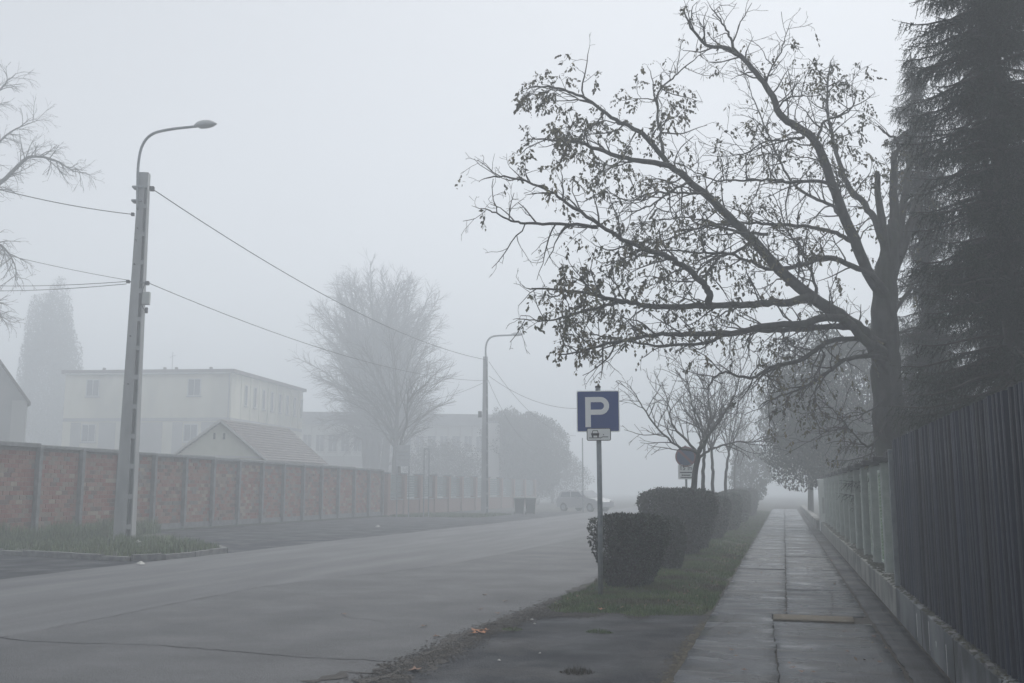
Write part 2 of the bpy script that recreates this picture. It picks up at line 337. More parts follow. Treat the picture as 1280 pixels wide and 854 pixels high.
for q_, (a_, b_) in enumerate([((-.94, 9.9), (-.25, 9.7)), ((.3, 6.3), (.92, 6.9)), ((-.6, 20.5), (-.5, 23)), ((.3, 24.7), (.92, 25.6)), ((-.9, 29), (-.1, 28.8)), ((.5, 13.4), (.62, 16.5)), ((-.05, 36.2), (.9, 37)), ((-.9, 11.6), (-.6, 13.2))]):
    crack([a_, ((a_[0] + b_[0]) / 2 + .04, (a_[1] + b_[1]) / 2 - .07), b_], .011, 'slab_crack', side, M_bed, z=.0605, seed=30 + q_)
crack([(-.94, 16.1), (-.5, 16.2), (-.05, 16.1)], .012, 'slab_crack', side, M_bed, z=.0595, seed=10)

# left grass island with its worn kerb
isl = [(-60, 22.4), (-40, 21.9), (-19, 21.3), (-15.2, 20.2), (-14.4, 20.05), (-13.98, 20.6), (-13.85, 21.6), (-13.95, 23.2), (-15, 24.6), (-17, 26.6), (-21, 31), (-23.2, 33.3), (-23.3, 60), (-60, 60)]
MB().prism(isl, -.05, .07).build('grass_island', M_soil, kind='structure')
kerbpts = [Vector((x, y)) for x, y in isl[1:9]]
ks = empty('kerb', label='worn pale concrete kerb curving round the grass island by the tall lamp pole', cat='kerb')
stones = []
for a, b in zip(kerbpts[:-1], kerbpts[1:]):
    L = (b - a).length; n = max(1, round(L / .9))
    for k in range(n):
        p, q = a.lerp(b, k / n), a.lerp(b, (k + 1) / n); d = (q - p).normalized(); nn = Vector((d.y, -d.x))
        if p.x < -24: continue
        m = MB(); e = .012; h = .12 + random.uniform(-.03, .02)
        pp = [p + d * e, q - d * e, q - d * e + nn * .13, p + d * e + nn * .13]
        m.prism([(v.x, v.y) for v in reversed(pp)], -.03, h); m.build('kerb_stone', M_kerb, ks)

# ------------------------------------------------------------ grass
def inpoly(P, poly):
    x, y = P[:, 0], P[:, 1]; ins = np.zeros(len(P), bool); n = len(poly)
    for i in range(n):
        x1, y1 = poly[i]; x2, y2 = poly[(i + 1) % n]
        c = ((y1 > y) != (y2 > y)) & (x < (x2 - x1) * (y - y1) / (y2 - y1 + 1e-12) + x1); ins ^= c
    return ins
def patchy(x, y, s=1.0, o=0): return .5 + .25 * (np.sin(x * 2.1 * s + o) * np.cos(y * 1.7 * s + 1.3 + o) + np.sin(x * 5.3 * s + y * 3.9 * s + o)) + .15 * np.sin(x * 11 * s - y * 8 * s)
def grass(name, x0, x1, y0, y1, N, h0, h1, mt, zf, poly=None, power=1.0, wd=.006, thr=.25, edge=None, **k):
    P = np.stack([rng.uniform(x0, x1, N), y0 + (y1 - y0) * rng.uniform(0, 1, N) ** power], -1)
    keep = patchy(P[:, 0], P[:, 1]) + rng.uniform(-.25, .25, N) > thr
    if poly: keep &= inpoly(P, poly)
    if edge: keep &= edge(P)
    P = P[keep]; N = len(P); z = zf(P[:, 0], P[:, 1]); h = rng.uniform(h0, h1, N) * (.65 + .7 * patchy(P[:, 0], P[:, 1], .6, 2))
    S = np.stack([wd * rng.uniform(.7, 1.5, N), h * rng.uniform(.3, 1.6, N), h], -1)
    a = rng.uniform(0, 6.283, N); M = rotmats(N, tilt=rng.normal(0, .25, N), yaw=a)
    return scatter(name, *BLADE, np.stack([P[:, 0], P[:, 1], z - .01], -1), M, S, mt, kind='stuff', **k)
def vedge(P):
    x, y = P[:, 0], P[:, 1]; l = -3.2 + .1 * wob(y * 1.5, 1) + np.clip((13.35 - y) * .9, 0, 2); r_ = -.98 + .1 * wob(y * 1.9, 3)
    f = 12.95 + .22 * wob(x * 4, 1)
    return (x > l) & (x < r_) & (y > f)
grass('verge_grass', -3.3, -.9, 12.8, 24, 75000, .03, .085, M_grass, verge_z, edge=vedge, power=1.3, thr=.12,
      label='short damp grass on the verge beneath the clipped hedges', cat='grass')
grass('verge_grass', -3.3, -.9, 24, 75, 40000, .04, .09, M_grass, verge_z, edge=vedge, power=1.8, wd=.014, thr=.15,
      label='grass strip fading into the fog along the sidewalk', cat='grass')
grass('tall_grass', -36, -13.9, 20.2, 34, 70000, .1, .26, M_grassfar, lambda x, y: 0 * x + .07, poly=isl, wd=.016, thr=.2,
      edge=lambda P: (P[:, 0] > -27) & (P[:, 0] < -18 - (P[:, 1] - 27) * 1.5 + 100 * (P[:, 1] < 26)), label='rough grass on the island in front of the brick wall', cat='grass')
grass('tall_grass', -27, -18, 24.5, 34, 26000, .25, .6, M_grassfar, lambda x, y: 0 * x + .07, poly=isl, wd=.018, thr=.2,
      edge=lambda P: P[:, 0] < -20.2 - .2 * (P[:, 1] - 26), label='knee-high grass against the foot of the brick wall', cat='grass')
grass('far_grass', -23.2, -17, 56, 64, 9000, .06, .16, M_grassfar, lambda x, y: 0 * x, wd=.03, thr=.3, label='thin grass before the pillared fence by the far lamp post', cat='grass')
# grass and dirt growing in the joint beside the driveway, and along the broken road edge
def debris_strip(name, pts, N, spread, label, mt=M_bed, s=(.015, .05)):
    P = []
    for _ in range(N):
        k = random.random() * (len(pts) - 1); i = int(k); a, b = Vector(pts[i]), Vector(pts[i + 1]); p = a.lerp(b, k - i)
        P.append((p.x + random.gauss(0, spread), p.y + random.gauss(0, spread * 1.3), pts[0][2]))
    P = np.array(P); CL = ([(-1, -.7, 0), (1, -.8, 0), (.9, .8, 0), (-.8, .9, 0), (.1, 0, .75)], [(0, 1, 4), (1, 2, 4), (2, 3, 4), (3, 0, 4)])
    return scatter(name, *CL, P, rotmats(N, tilt=np.zeros(N)), np.stack([rng.uniform(*s, N)] * 2 + [rng.uniform(*s, N) * .45], -1), mt, kind='stuff', label=label, cat='debris')
M_crumb = mat('joint_crumb', (.035, .034, .026), .95, (.09, .08, .058), 12, 5, island=.4)
M_crumbd = mat('dark_crumb', (.018, .018, .018), .95, (.04, .036, .03), 9, 5, island=.4)
debris_strip('joint_debris', [(-.93, 7.5, .04), (-.98, 10, .04), (-.93, 12.9, .04)], 2600, .05, 'crumbling dirt and moss in the joint between driveway and sidewalk', M_crumb, (.005, .018))
debris_strip('edge_debris', [(-3.25, 6.5, .013), (-3.35, 9, .0), (-3.35, 10.8, .0), (-3.2, 13, .0), (-3.15, 15, .02)], 6500, .12, 'dark leaf mould along the broken road edge', M_crumbd, (.006, .02))
debris_strip('verge_debris', [(-3.1, 12.8, .02), (-2, 12.95, .03), (-1, 12.95, .03)], 5200, .12, 'bare dark soil at the end of the verge', M_crumbd, (.004, .016))
crack([(-3.05, 6.4), (-3.2, 8.2), (-3.32, 10.5), (-3.25, 12.2), (-3.12, 13.4), (-3.05, 15.5)], .34, 'edge_dirt', road, M_soilwet, z=.012, seed=12, wig=.05, lo=.2)
crack([(-3.3, 6.4), (-3.42, 8.2), (-3.5, 10.5), (-3.4, 12.4), (-3.3, 13.6), (-3.2, 17)], .2, 'edge_dirt', road, M_soilwet, z=.015, seed=14, wig=.06, lo=.0)
crack([(-3.9, 7.9), (-3.6, 8.6), (-3.45, 9.2)], .22, 'edge_dirt', road, M_soilwet, z=.010, seed=15, wig=.05, lo=.1)
def leaf_drift(name, x0, x1, y0, y1, N, mt, label, z=.06):
    P = np.stack([rng.uniform(x0, x1, N), rng.uniform(y0, y1, N), np.full(N, z) + rng.uniform(0, .03, N)], -1)
    k = patchy(P[:, 0], P[:, 1], 1.3, 4) > .5; P = P[k]; n_ = len(P)
    scatter(name, *LEAF, P, rotmats(n_, tilt=rng.normal(0, .5, n_)), rng.uniform(.02, .055, n_), mt, kind='stuff', label=label, cat='leaves')
leaf_drift('leaf_litter', -3.1, -1.1, 13.2, 30, 2600, M_brownleaf, 'small brown leaves scattered through the verge grass')
leaf_drift('leaf_litter', -1.0, 1.2, 7, 30, 260, M_brownleaf, 'few tiny brown leaves stuck to the wet slabs', .055)
def tuft(x, y, r_, N, h, label, mt=M_grass):
    a = rng.uniform(0, 6.283, N); q = r_ * rng.uniform(0, 1, N) ** .5; P = np.stack([x + q * np.cos(a) * 1.3, y + q * np.sin(a), np.full(N, .015)], -1)
    hh = rng.uniform(.35, 1, N) * h * (1.15 - (q / r_) ** 2)
    scatter('grass_tuft', *BLADE, P, rotmats(N, tilt=rng.normal(0, .5, N), yaw=rng.uniform(0, 6.28, N)), np.stack([np.full(N, .006), hh * .8, hh], -1), mt, label=label, cat='grass tuft')
g = G(748, 793); tuft(g.x, g.y, .13, 500, .06, 'small green grass tuft growing in the driveway asphalt')
g = G(722, 845); tuft(g.x, g.y, .13, 450, .09, 'dry brown weed tuft nearest the camera in the driveway', mat('dry_weed', (.04, .034, .025), .9, (.07, .06, .04), 9, 3))
g = G(640, 789); tuft(g.x, g.y, .1, 200, .05, 'thin weed sprig at the broken road edge')

# fallen leaves and litter, each a thing
LV = [(0, -1, 0), (.35, -.35, .12), (.95, -.3, .3), (.5, .15, .1), (.6, .75, .22), (.1, .5, .05), (-.3, 1, .2), (-.4, .35, .08), (-1, .2, .35), (-.5, -.25, .1), (0, 0, 0)]
def leaf(px, py, s, mt, label, z=.02, cat='leaf', group=None):
    g = G(px, py, z); a = random.uniform(0, 6.28); m = MB(); c, s_ = math.cos(a), math.sin(a)
    m.add([((x * c - y * s_) * s, (x * s_ + y * c) * s, zz * s + .004) for x, y, zz in LV], [(10, i, (i + 1) % 10) for i in range(10)])
    o = m.build('fallen_leaf', mt, label=label, cat=cat, group=group); o.location = g; return o
for i, (px, py, s) in enumerate([(596, 789, .09), (603, 791, .07), (592, 792, .06), (607, 788, .05)]):
    leaf(px, py, s, M_orange, 'orange leaf in the small heap at the road edge', .03, group='orange leaves heaped at the road edge')
leaf(519, 838, .07, M_brownleaf, 'pale brown leaf in the dark road edge nearest the camera')
leaf(752, 762, .06, M_orange, 'reddish leaf in the grass at the foot of the parking sign', .09)
for q in ((600, 762), (631, 752), (622, 767), (530, 783), (545, 796), (606, 744), (430, 768)):
    leaf(*q, .05, M_brownleaf, 'small dark leaf lying on the pale road', .012, group='dark leaves scattered on the road')
for q in ((1002, 840), (1018, 841), (990, 835), (1055, 790), (1100, 828), (930, 838), (915, 813), (1060, 815), (1040, 780), (1092, 796)):
    leaf(*q, .035, M_brownleaf, 'small dark leaf lying on the wet sidewalk', .066, group='dark leaves scattered on the sidewalk')
def litter(px, py, s, label, z=.05):
    m = MB(); r_ = random.Random(px); v = [(s * r_.uniform(.6, 1) * math.cos(k), s * r_.uniform(.5, .9) * math.sin(k), r_.uniform(0, .3) * s) for k in (0, .9, 1.9, 2.9, 4, 5.2)] + [(0, 0, s * .7)]
    m.add(v, [(i, (i + 1) % 6, 6) for i in range(6)] + [(5, 4, 3, 2, 1, 0)]); o = m.build('litter', M_litter, label=label, cat='litter'); o.location = G(px, py, z)
litter(172, 679, .14, 'crumpled white litter on the grass beside the tall lamp pole', .09)
litter(176, 706, .12, 'flattened white litter on the road before the kerb', .01)
litter(665, 775, .028, 'scrap of white paper at the corner of the verge', .03); litter(668, 780, .02, 'second smaller white scrap just before the verge corner', .02)
litter(675, 817, .02, 'pale chip of stone lying on the dark driveway', .02); litter(624, 826, .025, 'pale scrap lying near the left side of the driveway', .02)
litter(472, 659, .14, 'white scrap on the far parking apron by the end of the brick wall', .01)

# ------------------------------------------------------------ trees
def wander(p, d, L, n, wig, trop, rg):
    P = [np.array(p, float)]; d = np.array(d, float); d /= np.linalg.norm(d); s = L / n
    for i in range(n):
        d = d + rg.normal(0, wig, 3) + np.array([0, 0, trop]); d /= np.linalg.norm(d); P.append(P[-1] + d * s)
    return np.array(P)
def side_dir(d, ang, rg, flat=1.0, up=0):
    q = rg.normal(size=3); q[2] *= flat; q -= d * np.dot(q, d); q /= np.linalg.norm(q) + 1e-9
    o = d * math.cos(ang) + q * math.sin(ang); o[2] += up; return o / np.linalg.norm(o)
def grow(out, P, rad, lvl, cfg, rg):
    """children of path P; cfg[lvl] = (count per metre, t0, angle, length ratio/abs, wiggle, tropism, flat, up, radius ratio)"""
    if lvl >= len(cfg): return
    c = cfg[lvl]; seg = np.linalg.norm(np.diff(P, axis=0), axis=1); L = seg.sum(); n = int(L * c['n'] + rg.random())
    cum = np.concatenate([[0], np.cumsum(seg)]) / L
    for k in range(n):
        t = c['t0'] + (1 - c['t0']) * (k + rg.random()) / max(n, 1); t = min(t, .995)
        i = min(np.searchsorted(cum, t) - 1, len(P) - 2); i = max(i, 0); u = (t - cum[i]) / (cum[i + 1] - cum[i] + 1e-9)
        p = P[i] + (P[i + 1] - P[i]) * u; d = P[i + 1] - P[i]; d /= np.linalg.norm(d) + 1e-9; r0 = np.interp(t, cum, rad)
        cl = c['L'] * rg.uniform(.55, 1.25) * (1 - c.get('tap', .5) * t)
        nd = side_dir(d, c['ang'] * rg.uniform(.7, 1.25), rg, c.get('flat', 1), c.get('up', 0))
        nn = max(3, int(cl / c.get('seg', .15))); Q = wander(p, nd, cl, min(nn, 9), c['wig'], c.get('trop', 0), rg)
        rr = np.linspace(min(r0 * .7, c['r']), c.get('r1', .004), len(Q)); out[lvl].append((Q, rr)); grow(out, Q, rr, lvl + 1, cfg, rg)
def smooth_path(pts, rads, sub=4, jit=0, rg=rng):
    P = np.array([tuple(p) for p in pts]); n = len(P); t = np.arange(n); tt = np.linspace(0, n - 1, (n - 1) * sub + 1)
    m = np.gradient(P, axis=0); out = []
    for x in tt:
        i = min(int(x), n - 2); u = x - i; h = (2 * u**3 - 3 * u**2 + 1, u**3 - 2 * u**2 + u, -2 * u**3 + 3 * u**2, u**3 - u**2)
        out.append(h[0] * P[i] + h[1] * m[i] + h[2] * P[i + 1] + h[3] * m[i + 1])
    out = np.array(out); out[1:-1] += rg.normal(0, 1, (len(out) - 2, 3)) * jit
    return out, np.interp(tt, t, rads)

# --- the big half-bare tree over the sidewalk
rg1 = np.random.default_rng(11)
big = empty('spreading_tree', atY(1118, 612, 20), 0, 'large half-bare tree spreading its dark limbs over the sidewalk, with withered leaves', 'tree')
big.location.z = 0; org = np.array(big.location)
def limb(px, Y0, Y1, r0, r1, name='limb', jit=.02, parent=big):
    n = len(px); Y0, Y1 = Y0 * 1.143, Y1 * 1.143; pts = [atY(x, y, Y0 + (Y1 - Y0) * (k / (n - 1)) ** .9) for k, (x, y) in enumerate(px)]
    P, rad = smooth_path(pts, np.linspace(r0, r1, n) if np.isscalar(r0) else r0, 4, jit, rg1)
    return P - org, rad * .88
TR = [(1122, 640), (1117, 585), (1113, 540), (1109, 490), (1106, 440), (1105, 400), (1107, 350), (1112, 305), (1116, 275)]
trunkP, trunkR = limb(TR, 17.5, 17.5, 0, 0, jit=.012)
trunkR = np.interp(np.linspace(0, 1, len(trunkP)), [0, .1, .3, .55, .8, 1], [.42, .31, .28, .26, .2, .09])
trunkP[0][2] = -.2
def barky(o, amp=.012):
    me = o.data; n = len(me.vertices); co = np.empty(n * 3, np.float32); me.vertices.foreach_get('co', co); co = co.reshape(-1, 3)
    nz = np.sin(co[:, 0] * 31 + co[:, 2] * 3) * np.sin(co[:, 1] * 37 + co[:, 2] * 2.3) + .5 * np.sin(co[:, 2] * 9 + co[:, 0] * 20)
    nr = np.empty(n * 3, np.float32); me.vertices.foreach_get('normal', nr); co += nr.reshape(-1, 3) * (nz * amp)[:, None]
    me.vertices.foreach_set('co', co.ravel()); me.update()
barky(tubes_obj('trunk', [smooth_path(trunkP, trunkR, 3)], 22, M_bark, big))
LIMBS = [  # photo outline of each limb, the depths it runs between, radii
    ([(1108, 372), (1090, 350), (1071, 308), (1055, 270), (1043, 238), (1030, 200), (1015, 172), (995, 158), (975, 143), (963, 115), (945, 92), (925, 70), (905, 60), (882, 56), (866, 38), (858, 22)], 17.4, 14.5, .13, .018),
    ([(938, 82), (918, 62), (912, 45), (902, 28), (890, 12)], 15.2, 15, .035, .012),
    ([(1110, 330), (1098, 285), (1080, 255), (1062, 235), (1050, 205), (1042, 178), (1036, 150), (1034, 110), (1038, 78)], 17.6, 18.6, .09, .015),
    ([(1112, 470), (1090, 430), (1070, 408), (1040, 388), (1005, 365), (975, 338), (945, 305), (918, 278), (892, 253), (865, 228), (837, 207)], 17.4, 15, .16, .06),
    ([(837, 207), (810, 203), (783, 198), (746, 186), (722, 177), (700, 176), (673, 174)], 15, 13.6, .06, .015),
    ([(833, 202), (813, 177), (792, 160), (770, 150), (746, 133), (722, 119), (698, 111), (670, 108)], 15, 14.2, .055, .015),
    ([(829, 192), (826, 170), (822, 146), (823, 116), (840, 98), (855, 84), (880, 66)], 15, 16, .035, .01),
    ([(1012, 371), (985, 378), (960, 379), (925, 381), (885, 382), (829, 384), (800, 381), (783, 377), (760, 374), (735, 366), (700, 362), (666, 361)], 16, 13.2, .085, .015),
    ([(783, 377), (760, 382), (731, 389), (705, 397), (680, 401), (655, 399)], 14.2, 13, .035, .01),
    ([(886, 380), (886, 366), (878, 354), (862, 338), (843, 325), (826, 318), (810, 313), (784, 302), (757, 286), (725, 266), (698, 246), (675, 233), (639, 223), (612, 222)], 14.6, 12.6, .07, .012),
    ([(747, 284), (720, 281), (679, 281), (655, 279), (639, 276), (620, 267), (606, 261)], 13.4, 12.8, .035, .01),
    ([(1105, 440), (1080, 425), (1060, 402), (1035, 397), (1000, 405), (960, 407), (915, 417), (882, 417), (850, 418), (829, 418), (797, 423), (757, 430), (725, 440), (702, 443)], 17.2, 13.4, .1, .012),
    ([(1068, 410), (1040, 408), (1000, 412), (960, 413), (928, 413), (905, 420), (878, 430), (829, 433), (790, 428), (752, 420), (735, 418)], 17, 15.5, .07, .01),
    ([(1106, 428), (1079, 423), (1036, 427), (1020, 438), (1005, 448), (985, 455), (966, 459), (950, 468), (938, 473), (920, 469), (903, 466), (892, 474), (885, 484)], 17.2, 14.6, .06, .012),
    ([(1108, 450), (1089, 445), (1061, 448), (1045, 457), (1033, 466), (1018, 476), (1005, 483), (982, 493), (956, 503)], 17.2, 15.4, .055, .012),
    ([(1108, 365), (1093, 347), (1071, 335), (1050, 326), (1027, 323), (1005, 330), (984, 335), (960, 336), (941, 328), (911, 318), (880, 316), (862, 315), (829, 313), (800, 318)], 17.2, 15.2, .07, .01),
    ([(1071, 306), (1055, 296), (1035, 288), (1015, 284), (990, 282), (960, 280), (930, 279), (902, 281), (880, 276), (856, 272), (830, 275), (800, 280)], 17, 15.4, .05, .008),
    ([(960, 293), (925, 290), (888, 282), (862, 289), (836, 299), (815, 305), (797, 316)], 15.8, 14.6, .035, .008),
    ([(1075, 318), (1058, 280), (1042, 259), (1023, 250), (996, 235), (981, 213), (966, 183), (950, 143), (940, 120), (932, 97)], 17, 18.6, .05, .008),
    ([(1048, 232), (1020, 226), (990, 228), (966, 225), (940, 226), (920, 225), (895, 226), (870, 215), (850, 205)], 16.6, 15, .04, .008),
    ([(905, 262), (885, 246), (868, 242), (840, 241), (813, 242), (795, 250), (777, 250), (760, 238)], 15.4, 13.6, .03, .008),
    ([(1022, 174), (1030, 152), (1042, 147), (1051, 145), (1066, 134), (1069, 122), (1068, 116)], 15.8, 16.8, .032, .008),
    ([(972, 135), (987, 122), (1005, 120), (1024, 119)], 15.2, 14.4, .022, .007),
    ([(962, 118), (958, 100), (966, 82), (978, 61), (982, 45), (987, 30)], 15, 15.4, .022, .006),
    ([(1119, 391), (1130, 372), (1143, 355), (1152, 342), (1163, 323)], 17.6, 18.6, .045, .02),
    ([(1112, 420), (1135, 412), (1165, 405), (1200, 400), (1235, 392)], 17.8, 19.4, .035, .01),
    ([(1030, 440), (1024, 470), (1018, 500), (1019, 520), (1026, 545), (1013, 552)], 16.6, 16.2, .02, .006),
    ([(1110, 520), (1098, 545), (1085, 558), (1070, 545), (1052, 525), (1040, 512), (1025, 500)], 17.2, 15.8, .028, .007),
    ([(1105, 500), (1085, 515), (1065, 520), (1052, 525), (1045, 540)], 17.2, 16.2, .018, .006),
    ([(1018, 380), (1020, 360), (1012, 335), (1000, 315), (985, 290), (975, 262), (965, 240)], 16.2, 17.6, .04, .008),
    ([(940, 300), (920, 315), (900, 322), (880, 345), (860, 352), (835, 350), (812, 345)], 15.6, 14.6, .035, .008),
    ([(862, 228), (845, 235), (825, 250), (800, 262), (775, 266)], 15, 13.8, .03, .008),
    ([(1005, 172), (980, 175), (955, 178), (935, 190), (915, 195)], 15.8, 14.6, .03, .007),
    ([(1018, 178), (1000, 165), (975, 172), (950, 185)], 15.8, 14.8, .02, .006),
]
STUBS = [([(1106, 355), (1108, 315), (1103, 285), (1099, 250), (1096, 215)], 17.4, 17.2, .13, .055), ([(1108, 350), (1116, 305), (1118, 260), (1117, 225), (1118, 190)], 17.5, 17.6, .14, .065),
         ([(1118, 200), (1122, 185), (1118, 172), (1108, 168), (1098, 158)], 17.5, 17.5, .05, .015), ([(1109, 355), (1120, 312), (1127, 275), (1134, 230), (1138, 188)], 17.7, 17.9, .14, .055),
         ([(1110, 360), (1123, 322), (1135, 288), (1145, 260), (1153, 236)], 17.6, 18, .14, .07)]
out = {0: [], 1: [], 2: []}
cfg = [dict(n=4.6, t0=.15, ang=.95, L=1.0, wig=.22, trop=.0, r=.017, r1=.005, seg=.13, flat=.7, up=.05, tap=.35),
       dict(n=4.2, t0=.2, ang=.85, L=.5, wig=.26, trop=.0, r=.008, r1=.0035, seg=.1, tap=.4),
       dict(n=4.5, t0=.3, ang=.8, L=.2, wig=.25, trop=-.02, r=.0045, r1=.003, seg=.07)]
for k, (px, a, b, r0, r1) in enumerate(LIMBS):
    P, rad = limb(px, a, b, r0, r1, jit=.01)
    tubes_obj('limb', [(P, rad)], 9 if r0 > .05 else 6, M_bark, big)
    grow(out, P, rad, 0, cfg, rg1)
    Q = wander(P[-1], P[-1] - P[-3], .22, 5, .2, 0, rg1); rr = np.linspace(rad[-1], .003, 6); out[0].append((Q, rr)); grow(out, Q, rr, 1, cfg, rg1)
for px, a, b, r0, r1 in STUBS:
    P, rad = limb(px, a, b, r0, r1, jit=.012); m = MB().tube(P, rad, 10); m.build('limb_stub', M_bark, big, smooth=False, label='pruned stub, cut off square')
    cf = [dict(n=3.2, t0=.55, ang=.5, L=.75, wig=.16, trop=.05, r=.01, r1=.004, seg=.12, up=.2), cfg[2]]
    o2 = {0: [], 1: []}; grow(o2, P, rad, 0, cf, rg1); out[1] += o2[0]; out[2] += o2[1]
tubes_obj('twigs', out[0], 4, M_twig, big, kind='stuff'); tubes_obj('twigs', out[1] + out[2], 3, M_twig, big, kind='stuff', smooth=False)
# withered compound leaves hanging at the twig ends; thickest on the outer left limbs
LP, LD = [], []
zones = [((720, 150), 95, 1.0), ((810, 130), 55, .95), ((700, 185), 60, .9), ((800, 190), 60, .4), ((735, 385), 65, 1.0), ((800, 330), 70, .5), ((860, 400), 60, .35), ((900, 300), 90, .32),
         ((1035, 95), 30, 1.0), ((1090, 180), 70, .45), ((945, 180), 60, .25), ((720, 270), 60, .3), ((960, 380), 70, .25), ((1000, 480), 60, .35), ((1040, 300), 60, .3), ((790, 420), 50, .35)]
def pix(p):
    v = p - np.array(C0); c = v @ np.array(_f); return 640 + FPX * (v @ np.array(_r)) / c, 427 - FPX * (v @ np.array(_u)) / c
for Q, rr in out[1] + out[2]:
    x, y = pix(Q[-1] + org); pr_ = .07
    for (zx, zy), zr, s in zones:
        q = ((x - zx)**2 + (y - zy)**2) / zr**2
        if q < 1: pr_ = max(pr_, s * (1 - q * .6))
    for rep_ in range(2 if rg1.random() < pr_ * .8 else (1 if rg1.random() < pr_ else 0)):
        stem = Q[-1]; hd = Q[-1] - Q[-2]; hd /= np.linalg.norm(hd) + 1e-9
        L = rg1.uniform(.14, .3); nl = rg1.integers(4, 9) if pr_ < .4 else rg1.integers(6, 12)
        ax = hd * .6 + np.array([rg1.normal(0, .3), rg1.normal(0, .3), -.7]); ax /= np.linalg.norm(ax)
        for j in range(nl):
            p = stem + ax * L * (j + .5) / nl; s_ = rg1.normal(size=3) * .55; d = ax * .55 + s_ + np.array([0, 0, -.55]); LP.append(p); LD.append(d)
LP = np.array(LP); LD = np.array(LD)
scatter('leaves', *LEAF, LP, frames(LD, rg1), rg1.uniform(.025, .1, len(LP)), M_leaf, big, kind='stuff')

# --- spruces behind the dark fence
NEED = ([(-.035, 0, 0), (.035, 0, 0), (0, .0, .03)] , [(0, 1, 2)])
def sprig_template(rg, n=9):
    V, F = [], []
    for k in range(n):
        t = k / n; a = rg.uniform(0, 6.28); c = np.array([0, t, 0]); d = np.array([math.cos(a) * .9, .75, math.sin(a) * .9]); d /= np.linalg.norm(d)
        s = np.cross(d, [0, 1, 0]); s /= np.linalg.norm(s); ln = .27 * (1 - .4 * t); b = len(V)
        V += [c - s * .04, c + s * .04, c + d * ln + s * .006]; F.append((b, b + 1, b + 2))
    b = len(V); V += [(-.018, 0, 0), (.018, 0, 0), (0, 1, 0)]; F.append((b, b + 1, b + 2))
    return np.array(V), np.array(F)
def spruce(base, H, rad_f, z0, dz, label, seed, nbr=7, drop=.55, dens=1.0):
    rg = np.random.default_rng(seed); root = empty('spruce_tree', base, 0, label, 'tree')
    tr = MB().tube([(0, 0, -.2), (0, 0, H * .4), (0, 0, H)], [.17, .11, .012], 10); tr.build('trunk', M_bark, root, smooth=True)
    brs, SP, SD = [], [], []
    z = z0
    while z < H:
        Rm = rad_f(z); nb = max(3, int(nbr * min(1, .5 + Rm * .5)))
        for k in range(nb):
            a = rg.uniform(0, 6.28); L = Rm * rg.uniform(.72, 1.15); n = 7; d = np.array([math.cos(a), math.sin(a), rg.uniform(.0, .3)])
            P = [np.array([0, 0, z + rg.uniform(-.25, .25)])]
            for i in range(n):
                t = i / n; d2 = d + np.array([0, 0, -drop * math.sin(t * 3.0) + .35 * t * t]) + rg.normal(0, .06, 3); P.append(P[-1] + d2 / np.linalg.norm(d2) * L / n)
            P = np.array(P); brs.append((P, np.linspace(.02 + .008 * L, .005, n + 1)))
            ns = int(L * 30 * dens) + 4
            for j in range(ns):
                t = (j + .5) / ns; i = min(int(t * n), n - 1); p = P[i] + (P[i + 1] - P[i]) * (t * n - i); dd = P[i + 1] - P[i]; dd /= np.linalg.norm(dd)
                sd = np.cross(dd, [0, 0, 1]); sd *= 1 if j % 2 else -1
                q = dd * .5 + sd * rg.uniform(.4, 1) + np.array([0, 0, rg.uniform(-1.5, -.2)]); q /= np.linalg.norm(q)
                ls = rg.uniform(.18, .46) * (1.15 - .5 * t); m = max(2, int(ls / .1))
                pp = p.copy()
                for s_ in range(m):
                    SP.append(pp.copy()); SD.append(q.copy()); pp = pp + q * .095; q = q + np.array([0, 0, -.22]) + rg.normal(0, .1, 3); q /= np.linalg.norm(q)
            SP.append(P[-1]); SD.append(P[-1] - P[-2])
        z += dz * rg.uniform(.8, 1.2)
    tubes_obj('branches', brs, 5, M_twig, root, kind='stuff')
    SP, SD = np.array(SP), np.array(SD); nt_ = 4; idx = rg.integers(0, nt_, len(SP))
    for t in range(nt_):
        V, F = sprig_template(rg); m = idx == t
        scatter('needles', V, F, SP[m], frames(SD[m], rg), rg.uniform(.13, .19, m.sum()), M_needle, root, kind='stuff')
    return root
b1 = atY(1282, 612, 14.2); spruce((b1.x, b1.y, 0), 15.5, lambda z: np.interp(z, [1.2, 2.5, 4.5, 8, 11, 15.5], [1.5, 1.4, 1.15, 1.08, 1.0, .1]), 2.3, .15,
    'tall dark spruce rising out of frame behind the dark board fence', 21, nbr=9, dens=1.15)
b2 = atY(1172, 612, 22); spruce((b2.x, b2.y, 0), 11.0, lambda z: np.interp(z, [1.2, 2.5, 4.0, 5.0, 9, 11.0], [2.0, 1.8, .8, .6, .6, .08]), 1.6, .13,
    'smaller spruce squeezed between the big tree trunk and the tall spruce', 22, nbr=8)
b3 = atY(1262, 612, 20); spruce((b3.x, b3.y, 0), 10.5, lambda z: np.interp(z, [1, 3.2, 4.6, 6.5, 10.5], [2.2, 2.0, 1.3, 1.0, .1]), 2.4, .2,
    'dark spruce standing behind the other two, filling the gap above the fence', 23, nbr=8)

